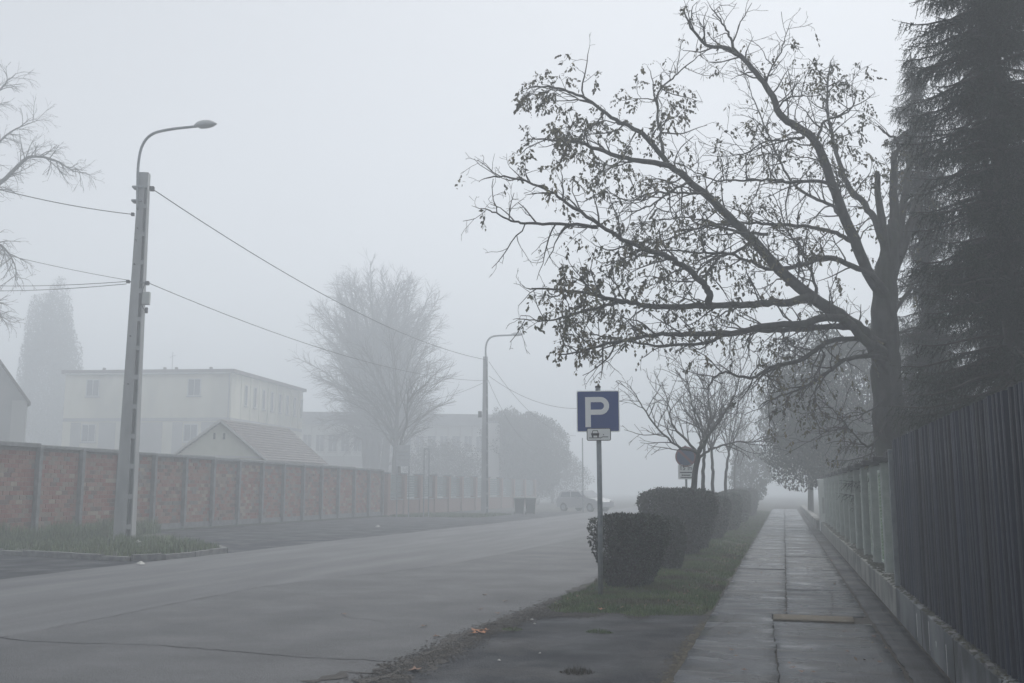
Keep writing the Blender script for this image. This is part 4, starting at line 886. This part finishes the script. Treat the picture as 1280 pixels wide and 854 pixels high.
MB().prism(rrect(sx0 + .01, sx1 - .01, zs0 + .01, zs1 - .01, .018), -.072, -.069, 'y').build('small_plate_face', M_signwhite, ps)
m = MB(); cy_ = -.0735; cxx = -.045
fl(m, [(sx0 + .03, zs0 + .036), (cxx + .09, zs0 + .036), (cxx + .09, zs0 + .046), (sx0 + .03, zs0 + .046)], cy_)
fl(m, [(cxx + .09, zs0 + .042), (cxx + .11, zs0 + .05), (cxx + .11, zs0 + .06), (cxx + .09, zs0 + .052)], cy_); fl(m, [(cxx + .11, zs0 + .05), (sx1 - .04, zs0 + .05), (sx1 - .04, zs0 + .06), (cxx + .11, zs0 + .06)], cy_)
fl(m, [(cxx - .056, zs0 + .075), (cxx + .056, zs0 + .075), (cxx + .06, zs0 + .11), (cxx - .06, zs0 + .11)], cy_)       # car front
fl(m, [(cxx - .05, zs0 + .048), (cxx - .026, zs0 + .048), (cxx - .026, zs0 + .078), (cxx - .05, zs0 + .078)], cy_); fl(m, [(cxx + .03, zs0 + .048), (cxx + .052, zs0 + .048), (cxx + .052, zs0 + .078), (cxx + .03, zs0 + .078)], cy_)
rf_ = [(-.05, .108), (-.036, .152), (.036, .152), (.05, .108), (.04, .108), (.03, .144), (-.03, .144), (-.04, .108)]
for a, b in ((0, 1), (1, 2), (2, 3)):
    c_, d_ = 7 - a, 7 - b; fl(m, [(cxx + rf_[q][0], zs0 + rf_[q][1]) for q in (a, c_, d_, b)], cy_)
fl(m, [(.078 + .008 * math.cos(k * .785), zs0 + .088 + .008 * math.sin(k * .785)) for k in range(8)], cy_)
m.build('pictogram', M_signblack, ps)
for z in (ztop - .12, zs1 - .06): MB().tube([(0, 0, z - .012), (0, 0, z + .012)], .047, 12).build('clamp', M_galv, ps)

# far no-parking sign in the hedge
q = atY(857, 571, 27.5); ns = empty('no_parking_sign', (q.x, q.y, 0), R(5), 'round blue no-parking sign with a white text plate, behind the street tree', 'sign')
MB().tube([(0, 0, 0), (0, 0, q.z + .3)], .03, 8).build('pole', M_galv, ns)
cirr = lambda r_, n=28: [(r_ * math.cos(6.2832 * k / n), q.z + r_ * math.sin(6.2832 * k / n)) for k in range(n)]
MB().prism(cirr(.28), -.04, -.036, 'y').build('red_rim', M_signred, ns); MB().prism(cirr(.235), -.044, -.041, 'y').build('blue_disc', mat('faded_blue', (.06, .09, .17), .6, (.08, .11, .19), 5, 4), ns)
MB().prism([(-.2, q.z + .15), (-.15, q.z + .2), (.2, q.z - .15), (.15, q.z - .2)], -.048, -.045, 'y').build('red_bar', M_signred, ns)
pz = atY(858, 590, 27.5).z; MB().prism(rrect(-.21, .21, pz - .2, pz + .2, .02), -.04, -.035, 'y').build('text_plate', M_signwhite, ns)
def text_obj(s, size, mt, parent, loc, name='lettering'):
    cu = bpy.data.curves.new(name, 'FONT'); cu.body = s; cu.size = size; cu.align_x = 'CENTER'; cu.align_y = 'CENTER'; cu.resolution_u = 2
    t = bpy.data.objects.new('tmp', cu); col.objects.link(t); dg = bpy.context.evaluated_depsgraph_get(); me = bpy.data.meshes.new_from_object(t.evaluated_get(dg)); bpy.data.objects.remove(t)
    me.name = name; o = link(name, me, mt, parent); o.location = loc; o.rotation_euler = (R(90), 0, 0); return o
text_obj('15 m', .17, M_signblack, ns, (0, -.043, pz + .1)); MB().box(-.16, .16, -.043, -.041, pz - .03, pz - .005).box(-.12, .12, -.043, -.041, pz - .1, pz - .075).box(-.15, .15, -.043, -.041, pz - .16, pz - .14).build('small_print', M_signblack, ns)

# ------------------------------------------------------------ lamp poles
def pole(base, H, wb, wt, arm, label, name_box=True, rz=0):
    root = empty('lamp_pole', base, rz, label, 'lamp pole')
    db, dt = wb * .82, wt * .9
    def ring(z): t = z / H; return (wb + (wt - wb) * t) / 2, (db + (dt - db) * t) / 2
    # I-shaped shaft: broad front flange, back flange, recessed web with rungs
    m = MB()
    def bar(xa, xb, ya, yb, z0, z1):
        v = []
        for z in (z0, z1):
            hx, hy = ring(z); v += [(xa * hx, ya * hy, z), (xb * hx, ya * hy, z), (xb * hx, yb * hy, z), (xa * hx, yb * hy, z)]
        return v
    FA = [(0, 3, 2, 1), (4, 5, 6, 7), (0, 1, 5, 4), (1, 2, 6, 5), (2, 3, 7, 6), (3, 0, 4, 7)]
    m.add(bar(-1, .38, -1, 1, 0, H), FA); m.build('shaft', M_pole, root)
    MB().add(bar(.86, 1, -1, 1, 0, H), FA).build('back_flange', M_pole, root)
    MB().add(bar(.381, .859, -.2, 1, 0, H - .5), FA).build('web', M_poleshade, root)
    z = .35
    while z < H - .6:
        MB().add(bar(.382, .858, -.96, -.21, z, z + .14), FA).build('rung', M_pole, root); z += .92
    MB().add(bar(.382, .858, -.97, -.21, H - .5, H), FA).build('rung', M_pole, root)
    return root
p1 = Vector((-19.5, 27.0, .05)); H1 = atY(178, 220, 27.0).z
pb = G(155, 678); p1.x, p1.y = pb.x, pb.y; H1 = atY(178, 219, p1.y).z
P1 = pole(p1, H1, .56, .3, None, 'tall pale concrete lamp pole with a curved lamp arm, on the grass island', rz=R(-12) + YAW * .3)
P1.rotation_euler = (0, 0, R(20))
def worldtube(name, pts, r, root, mt, n=8, sub=5):
    P, rad = smooth_path(pts, np.full(len(pts), r), sub); inv = root.matrix_basis.inverted()
    P = np.array([tuple(inv @ Vector(p)) for p in P]); m = MB().tube(P, rad, n); return m.build(name, mt, root, smooth=True)
bpy.context.view_layer.update()
Yp = p1.y
worldtube('lamp_arm', [atY(*q, Yp - .2) for q in ((172, 262), (172, 235), (173, 205), (178, 182), (190, 168), (212, 162), (246, 158))], .045, P1, M_galv)
def lamp_head(a, b, root, r=.17):
    A, B = Vector(a), Vector(b); d = B - A; L = d.length; n = 9; pts = [A + d * (i / (n - 1)) for i in range(n)]; rr = [.3, .65, .9, 1, 1.0, .95, .82, .55, .12]
    m = MB(); inv = root.matrix_basis.inverted(); P = np.array([tuple(inv @ p) for p in pts]); V, F = tube_np(P, np.array(rr) * r, 14)
    V[:, 2] = (V[:, 2] - P[0][2]) * 1 + P[0][2]; mz = P[:, 2].repeat(14); V[:, 2] = mz + np.where(V[:, 2] > mz, (V[:, 2] - mz) * 1.0, (V[:, 2] - mz) * .35)
    m.add(V.tolist(), F.tolist()); o = m.build('lamp_head', M_lamp, root, smooth=True)
    V2, F2 = tube_np(P[2:8], np.array(rr[2:8]) * r * .8, 12); mz = P[2:8, 2].repeat(12); V2[:, 2] = mz + np.where(V2[:, 2] > mz, (V2[:, 2] - mz) * .2, (V2[:, 2] - mz) * .75)
    MB().add(V2.tolist(), F2.tolist()).build('lens', mat('lamp_lens', (.35, .36, .36), .3), o, smooth=True)
lamp_head(atY(243, 158, Yp - .2), atY(271, 155, Yp - .2), P1)
inv = P1.matrix_basis.inverted()
def lbox(c, s, name, mt, root=P1, label=None):
    c = root.matrix_basis.inverted() @ Vector(c); o = MB().cbox(-s[0], s[0], -s[1], s[1], -s[2], s[2], .01).build(name, mt, root); o.location = c; 
    if label: o['label'] = label
    return o
lbox(atY(183, 373, Yp), (.11, .08, .2), 'junction_box', M_box); lbox(atY(183, 388, Yp), (.04, .04, .09), 'cable_gland', M_signblack)
worldtube('box_cable', [atY(*q, Yp - .1) for q in ((181, 355), (178, 365), (177, 380), (182, 390))], .012, P1, M_cable, 5)
for q in ((172, 252), (173, 235)): lbox(atY(*q, Yp - .1), (.16, .16, .03), 'arm_clamp', M_galv)
for q, s in (((190, 236), .07), ((184, 354), .06), ((166, 268), .05), ((160, 352), .05)): lbox(atY(*q, Yp - .1), (s, s, s), 'insulator', M_cable)
worldtube('crossbar', [atY(*q, Yp - .05) for q in ((158, 352), (186, 354))], .025, P1, M_galv, 6)
for i, q in enumerate(((160, 480), (163, 420), (168, 330), (170, 300), (172, 285))):
    lbox(atY(*q, Yp - .27), (.02, .04, .02), 'bolt', M_cable)
p2 = G(606, 643); H2 = atY(609, 446, p2.y).z
P2 = pole(Vector((p2.x, p2.y, 0)), H2, .5, .3, None, 'distant lamp pole fading in fog beyond the end of the brick wall'); P2.rotation_euler = (0, 0, R(15))
worldtube('lamp_arm', [atY(*q, p2.y - .3) for q in ((608, 455), (607, 440), (608, 430), (612, 423), (620, 420), (640, 419))], .06, P2, M_galv)
lamp_head(atY(638, 419, p2.y - .3), atY(655, 418, p2.y - .3), P2, .17)
lbox(atY(600, 518, p2.y), (.12, .1, .2), 'junction_box', M_cable, P2)

# overhead cables
def cable(a, b, sag, r, label, grp=None):
    A, B = Vector(a), Vector(b); n = 24; P = [A.lerp(B, k / n) - Vector((0, 0, sag * 4 * (k / n) * (1 - k / n))) for k in range(n + 1)]
    return MB().tube(P, r, 5).build('overhead_cable', M_cable, None, True, label=label, cat='cable', group='overhead cables')
Y2 = p2.y
cable(atY(190, 236, Yp - .1), atY(609, 450, Y2), .9, .017, 'thick dark cable sloping from the top of the tall lamp pole to the distant pole')
cable(atY(186, 354, Yp - .1), atY(607, 476, Y2), .75, .012, 'thin cable from the junction box bracket of the tall pole to the distant pole')
cable(atY(166, 268, Yp - .1), atY(-40, 226, 24), .12, .014, 'upper cable running left from the tall lamp pole')
cable(atY(158, 350, Yp - .1), atY(-60, 300, 31), .1, .009, 'middle cable running left from the tall pole')
cable(atY(158, 352, Yp - .1), atY(-40, 356, 38), .1, .012, 'upper one of the two level cables running left from the pole')
cable(atY(158, 355, Yp - .1), atY(-40, 363, 36), .1, .012, 'lower one of the two level cables running left from the pole')
cable(atY(611, 470, Y2), atY(800, 490, 66), 1.6, .014, 'sagging cable from the distant pole passing behind the parking sign')
cable(atY(611, 452, Y2), atY(720, 545, 85), 1.2, .014, 'cable dropping right from the top of the distant pole')
cable(atY(610, 475, Y2), atY(700, 545, 90), 2.6, .013, 'slack looping cable dropping right from the distant pole')
cable(atY(607, 477, Y2), atY(500, 500, 75), .5, .012, 'faint cable running left from the distant pole into the bare tree')

# ------------------------------------------------------------ buildings in the fog
def quadbox(a, b, depthv, z0, z1):            # wall box from ground points a to b with a thickness vector
    a, b, d = Vector(a), Vector(b), Vector(depthv); v = [a, b, b + d, a + d]
    return [(p.x, p.y, z0) for p in v] + [(p.x, p.y, z1) for p in v]
FB = [(0, 3, 2, 1), (4, 5, 6, 7), (0, 1, 5, 4), (1, 2, 6, 5), (2, 3, 7, 6), (3, 0, 4, 7)]
def wallbox(name, a, b, dv_, z0, z1, mt, root, **k): return MB().add(quadbox(a, b, dv_, z0, z1), FB).build(name, mt, root, **k)
hs_ = empty('pale_house', (0, 0, 0), 0, 'cream two-storey flat-roofed house dim in fog behind the brick wall', 'house')
A = D(73, 612, 91).xy.to_3d(); B = D(284, 612, 90).xy.to_3d(); C = D(375, 612, 108).xy.to_3d()
ab = (B - A).normalized(); nb_ = Vector((ab.y, -ab.x, 0)); bc = (C - B).normalized(); nc = Vector((bc.y, -bc.x, 0)); back = A + (C - B)
MB().prism([(p.x, p.y) for p in (A, B, C, back)], 0, 12.22).build('walls', M_cream, hs_)
MB().prism([(p.x, p.y) for p in (A - ab * .3 + nb_ * .3, B + nb_ * .3 + nc * .3, C + nc * .3 + bc * .3, back - ab * .3)], 12.222, 12.55).build('roof', M_roof, hs_)
MB().prism([(p.x, p.y) for p in (A + nb_ * .08, B + nb_ * .08 + nc * .08, C + nc * .08, C, B, A)], 7.8, 8.1).build('string_course', M_greyr, hs_)
def window(base, dirv, nrm, px_t, w_, z0, z1, root, frame=M_wframe):
    c = base + dirv * px_t; f = MB().add(quadbox(c - dirv * w_ / 2 + nrm * .004, c + dirv * w_ / 2 + nrm * .004, nrm * .07, z0, z1), FB).build('window', frame, root)
    MB().add(quadbox(c - dirv * (w_ / 2 + .08) + nrm * .004, c + dirv * (w_ / 2 + .08) + nrm * .004, nrm * .16, z0 - .1, z0 - .004), FB).build('sill', M_greyr, f)
    t = .09
    for x0_, x1_ in ((-w_ / 2 + t, -t / 3), (t / 3, w_ / 2 - t)): MB().add(quadbox(c + dirv * x0_ + nrm * .075, c + dirv * x1_ + nrm * .075, nrm * .012, z0 + t, z1 - t), FB).build('pane', M_glass, f)
LAB = (B - A).length
for fr_ in (.17, .78):
    window(A, ab, nb_, LAB * fr_, 1.25, 10.1, 11.7, hs_); window(A, ab, nb_, LAB * (fr_ - .01), 1.35, 5.9, 7.55, hs_)
for f0, f1 in ((.05, .11), (.22, .32), (.45, .6), (.66, .72), (.83, .95)): wallbox('grey_panel', A + ab * LAB * f0, A + ab * LAB * f1, nb_ * .03, 1, 7.7, M_greyr, hs_)
LBC = (C - B).length
for k in range(8):
    t = LBC * (.12 + k * .115); wallbox('pilaster', B + bc * (t - .1), B + bc * (t + .1), nc * .12, 8.15, 12.2, M_cream, hs_); 
    window(B, bc, nc, t + LBC * .055, .6, 9.4, 11.4, hs_)
for fr_ in (.2, .36, .57, .64, .85):
    c = A + ab * LAB * fr_ - nb_ * -.0 - Vector((-nb_.x, -nb_.y, 0)) * .0; c = c - nb_ * 1.0; MB().cbox(c.x - .12, c.x + .12, c.y - .12, c.y + .12, 12.56, 12.9, .02).build('roof_vent', M_roof, hs_)
c = A + ab * LAB * .6 - nb_ * 1.5; MB().tube([(c.x, c.y, 12.5), (c.x, c.y, 14.4)], .025, 5).tube([(c.x - .3, c.y, 13.9), (c.x + .3, c.y, 14.1)], .02, 4).build('aerial', M_galv, hs_)
MB().tube([(p_.x, p_.y, 12.15) for p_ in (A + nb_ * .36, B + nb_ * .36)], .09, 6).build('gutter', M_greyr, hs_)
c = B + nb_ * .1; MB().tube([(c.x - .2, c.y, 0), (c.x - .2, c.y, 12.2)], .06, 6).build('downpipe', M_greyr, hs_)

# garage with a tiled roof, just behind the wall
gr = empty('garage', (0, 0, 0), 0, 'low cream outbuilding with a tiled gable roof just behind the brick wall', 'garage')
gl = D(212, 612, 56); gr_ = D(324, 612, 59); gl.z = gr_.z = 0; gd = (gr_ - gl); W_ = gd.length; gd.normalize(); gn = Vector((gd.y, -gd.x, 0)); _e = D(357, 612, 65.5); _e.z = 0; gb = _e - (gl + gr_) / 2
ze, zr = 3.45, 5.65; mid = (gl + gr_) / 2
def V3(p, z): return (p.x, p.y, z)
m = MB(); m.add([V3(gl, 0), V3(gr_, 0), V3(gr_, ze), V3(mid, zr - .06), V3(gl, ze), V3(gl + gb, 0), V3(gr_ + gb, 0), V3(gr_ + gb, ze), V3(mid + gb, zr - .06), V3(gl + gb, ze)],
    [(0, 1, 2, 3, 4), (9, 8, 7, 6, 5), (1, 6, 7, 2), (5, 0, 4, 9), (2, 7, 8, 3), (4, 3, 8, 9)]); m.build('walls', M_gable, gr)
for sgn, e in ((1, gr_ + gd * .35), (-1, gl - gd * .35)):
    rows = 15
    m = MB(); fr0 = gn * .3
    for k in range(rows):
        t0, t1 = k / rows, (k + 1) / rows; p0 = mid.lerp(e, t0); p1_ = mid.lerp(e, t1); z0_ = zr + (ze - .15 - zr) * t0; z1_ = zr + (ze - .15 - zr) * t1
        a_, b_, c_, d_ = p0 + fr0, p1_ + fr0, p1_ + gb, p0 + gb
        m.add([V3(a_, z0_), V3(b_, z1_ + .05), V3(c_, z1_ + .05), V3(d_, z0_), V3(b_, z1_ - .02), V3(c_, z1_ - .02), V3(a_, z0_ - .06), V3(d_, z0_ - .06)], [(0, 1, 2, 3), (1, 4, 5, 2), (0, 6, 4, 1), (3, 2, 5, 7), (6, 7, 5, 4)])
    m.build('roof_tiles', M_roof, gr, kind='stuff')
    a_, b_ = mid + gn * .32, e + gn * .32
    MB().add([V3(a_, zr + .02), V3(b_, ze - .1), V3(b_, ze - .26), V3(a_, zr - .16), V3(a_ - gn * .03, zr + .02), V3(b_ - gn * .03, ze - .1), V3(b_ - gn * .03, ze - .26), V3(a_ - gn * .03, zr - .16)],
             [(0, 1, 2, 3), (7, 6, 5, 4), (0, 4, 5, 1), (3, 2, 6, 7), (1, 5, 6, 2)]).build('bargeboard', M_timber, gr)
wallbox('ledge', gl + gn * .01, gr_ + gn * .01, gn * .1, ze - .02, ze + .1, M_timber, gr)
for t in (.46, .57):
    c = gl.lerp(gr_, t) + gn * .006; wallbox('vent_slot', c - gd * .06, c + gd * .06, gn * .02, 4.5, 4.85, M_cable, gr)

# gable house cut by the left edge
lh = empty('gable_house', (0, 0, 0), 0, 'grey gabled house cut off by the left edge behind the wall', 'house')
a = D(27, 612, 58); a.z = 0; b = D(-190, 612, 58); b.z = 0; d = (a - b).normalized(); nn = Vector((d.y, -d.x, 0)); bb = Vector((a.x, a.y, 0)).normalized() * 9 - d * 1.5; md = (a + b) / 2; e_, r_h = 6.9, 13.3
MB().add([V3(b, 0), V3(a, 0), V3(a, e_), V3(md, r_h), V3(b, e_), V3(b + bb, 0), V3(a + bb, 0), V3(a + bb, e_), V3(md + bb, r_h), V3(b + bb, e_)],
         [(0, 1, 2, 3, 4), (9, 8, 7, 6, 5), (1, 6, 7, 2), (5, 0, 4, 9), (2, 7, 8, 3), (4, 3, 8, 9)]).build('walls', M_greyr, lh)
for e in (a + d * .35, b - d * .35):
    ez = e_ - .42; q0, q1, q2, q3 = md + nn * .35, e + nn * .35, e + bb, md + bb; t = .18
    MB().add([V3(q0, r_h + .1), V3(q1, ez), V3(q2, ez), V3(q3, r_h + .1), V3(q0, r_h + .1 + t), V3(q1, ez + t), V3(q2, ez + t), V3(q3, r_h + .1 + t)], FB).build('roof', M_roof, lh)
wallbox('corner_strip', a - d * .9, a - d * .02, nn * .05, 0, e_ - .1, M_timber, lh)

# long low building
lb = empty('long_building', (0, 0, 0), 0, 'long building with a dark roof band and tall windows, very dim in fog', 'building')
a = D(374, 612, 122); b = D(622, 612, 127); a.z = b.z = 0; d = (b - a).normalized(); nn = Vector((d.y, -d.x, 0)); L_ = (b - a).length
MB().add(quadbox(a, b, -nn * 9, 0, 9.6), FB).build('walls', M_wframe, lb)
MB().add(quadbox(a - d * .5 + nn * .7, b + d * .5 + nn * .7, -nn * 10, 9.602, 11.1), FB).build('roof', M_rooflite, lb)
for k in range(16):
    c = a + d * (L_ * (k + .5) / 16); window(a, d, nn, L_ * (k + .5) / 16, 1.1, 6.2, 8.4, lb); wallbox('mullion', c + d * .48, c + d * .56, nn * .15, 5.8, 9.5, M_greyr, lb)
wallbox('lower_band', a + nn * .002, b + nn * .002, nn * .1, 0, 5.7, M_greyr, lb)
ws = empty('white_stair_tower', (0, 0, 0), 0, 'narrow white slab of wall standing just right of the distant lamp pole', 'building')
a = D(608, 612, 108); b = D(624, 612, 108); a.z = b.z = 0; d = (b - a).normalized(); nn = Vector((d.y, -d.x, 0)); MB().add(quadbox(a, b, -nn * 1.2, 0, 8.8), FB).build('wall', M_timber, ws)
MB().add(quadbox(a + d * .1, b - d * .1, -nn * .5, 8.802, 9.05), FB).build('coping', M_rooflite, ws)

# bins
def bin_(px, label):
    g = G(px, 643.5); root = empty('wheelie_bin', (g.x, g.y, 0), R(20), label, 'bin', 'bins at the far kerb')
    s = [(.24, .27), (.31, .36)]
    v = [(-s[0][0], -s[0][1], .08), (s[0][0], -s[0][1], .08), (s[0][0], s[0][1], .08), (-s[0][0], s[0][1], .08), (-s[1][0], -s[1][1], .98), (s[1][0], -s[1][1], .98), (s[1][0], s[1][1], .98), (-s[1][0], s[1][1], .98)]
    MB().add(v, FB).build('body', M_bin, root); MB().prism([(-.39, .982), (.36, .982), (.4, 1.03), (.1, 1.1), (-.36, 1.06)], -.33, .33, 'x').build('lid', M_bin, root)
    for x in (-.27, .27): MB().tube([(x - .025, .3, .1), (x + .025, .3, .1)], .1, 10).build('wheel', M_rubber, root)
bin_(649, 'left of the two dark wheeled bins at the far kerb'); bin_(663, 'right of the two dark wheeled bins at the far kerb')
q_ = G(729, 641); fp = empty('thin_post', (q_.x, q_.y, 0), 0, 'thin faint post at the far kerb between the parked car and the parking sign', 'post')
MB().tube([(0, 0, 0), (0, 0, 5.2)], [.05, .04], 8).build('shaft', M_galv, fp)
# parked car
cg = G(731, 639.5); car = empty('parked_car', (cg.x, cg.y, 0), R(-32), 'pale hatchback parked in the fog at the far left kerb, behind the parking sign pole', 'car')
prof = [(-2.05, .35), (-2.1, .8), (-2.0, 1.0), (-1.85, 1.4), (-1.5, 1.55), (.1, 1.55), (.75, 1.1), (1.0, 1.02), (1.85, .88), (2.08, .7), (2.1, .35)]
low = [(-2.05, .3), (-2.1, .8), (-2.02, .98), (1.0, 1.02), (1.85, .88), (2.08, .7), (2.1, .35), (1.7, .28), (-1.7, .28)]
MB().prism(low, -.85, .85, 'y').build('body', M_carp, car)
cab = [(-1.98, .99), (-1.82, 1.4), (-1.5, 1.53), (.1, 1.53), (.95, 1.0)]
m = MB(); n = len(cab); m.add([(x, -.82 + .1 * (z - 1) / .5, z) for x, z in cab] + [(x, .82 - .1 * (z - 1) / .5, z) for x, z in cab], [tuple(reversed(range(n))), tuple(range(n, 2 * n))] + [(i, (i + 1) % n, n + (i + 1) % n, n + i) for i in range(n)]); m.build('cabin', M_carp, car)
for s in (-1, 1):
    for w_ in ([(-1.7, 1.05), (-1.6, 1.4), (-.75, 1.43), (-.7, 1.05)], [(-.62, 1.05), (-.66, 1.43), (.05, 1.43), (.65, 1.05)]):
        m = MB().add([(x, s * (.836 - .1 * (z - 1) / .5), z) for x, z in (w_ if s < 0 else w_[::-1])], [(0, 1, 2, 3)]); m.build('side_window', M_glass, car)
    for x in (-1.35, 1.3): o = MB().tube([(x, s * .7, .32), (x, s * .88, .32)], .32, 16).build('wheel', M_rubber, car); MB().tube([(x, s * .87, .32), (x, s * .89, .32)], .19, 12).build('rim', M_galv, o)
    MB().box(1.9, 2.1, s * .68 - .14, s * .68 + .14, .68, .82).build('headlight', M_white, car)
    MB().box(-.0, .16, s * .95 - .08, s * .95 + .08, 1.0, 1.13).build('mirror', M_carp, car)
MB().add([(.17, -.7, 1.5), (.17, .7, 1.5), (.93, .76, 1.04), (.93, -.76, 1.04)], [(0, 3, 2, 1)]).build('windscreen', M_glass, car).location = (.02, 0, .02)

# ------------------------------------------------------------ the fog itself
hz = MB().box(-306, 306, -66, 406, -1.06, 34); ho = hz.mesh('haze'); hm = bpy.data.materials.new('fog'); hm.use_nodes = True
hn = hm.node_tree; hn.nodes.remove(hn.nodes['Principled BSDF']); pv = hn.nodes.new('ShaderNodeVolumePrincipled')
pv.inputs['Color'].default_value = (.9, .95, 1, 1); pv.inputs['Density'].default_value = HAZE_DENSITY; pv.inputs['Anisotropy'].default_value = 0.2
hn.links.new(pv.outputs[0], hn.nodes['Material Output'].inputs['Volume'])
ho.materials.append(hm); link('haze', ho, None, None, kind='stuff', label='even pale fog filling the whole street', cat='fog')
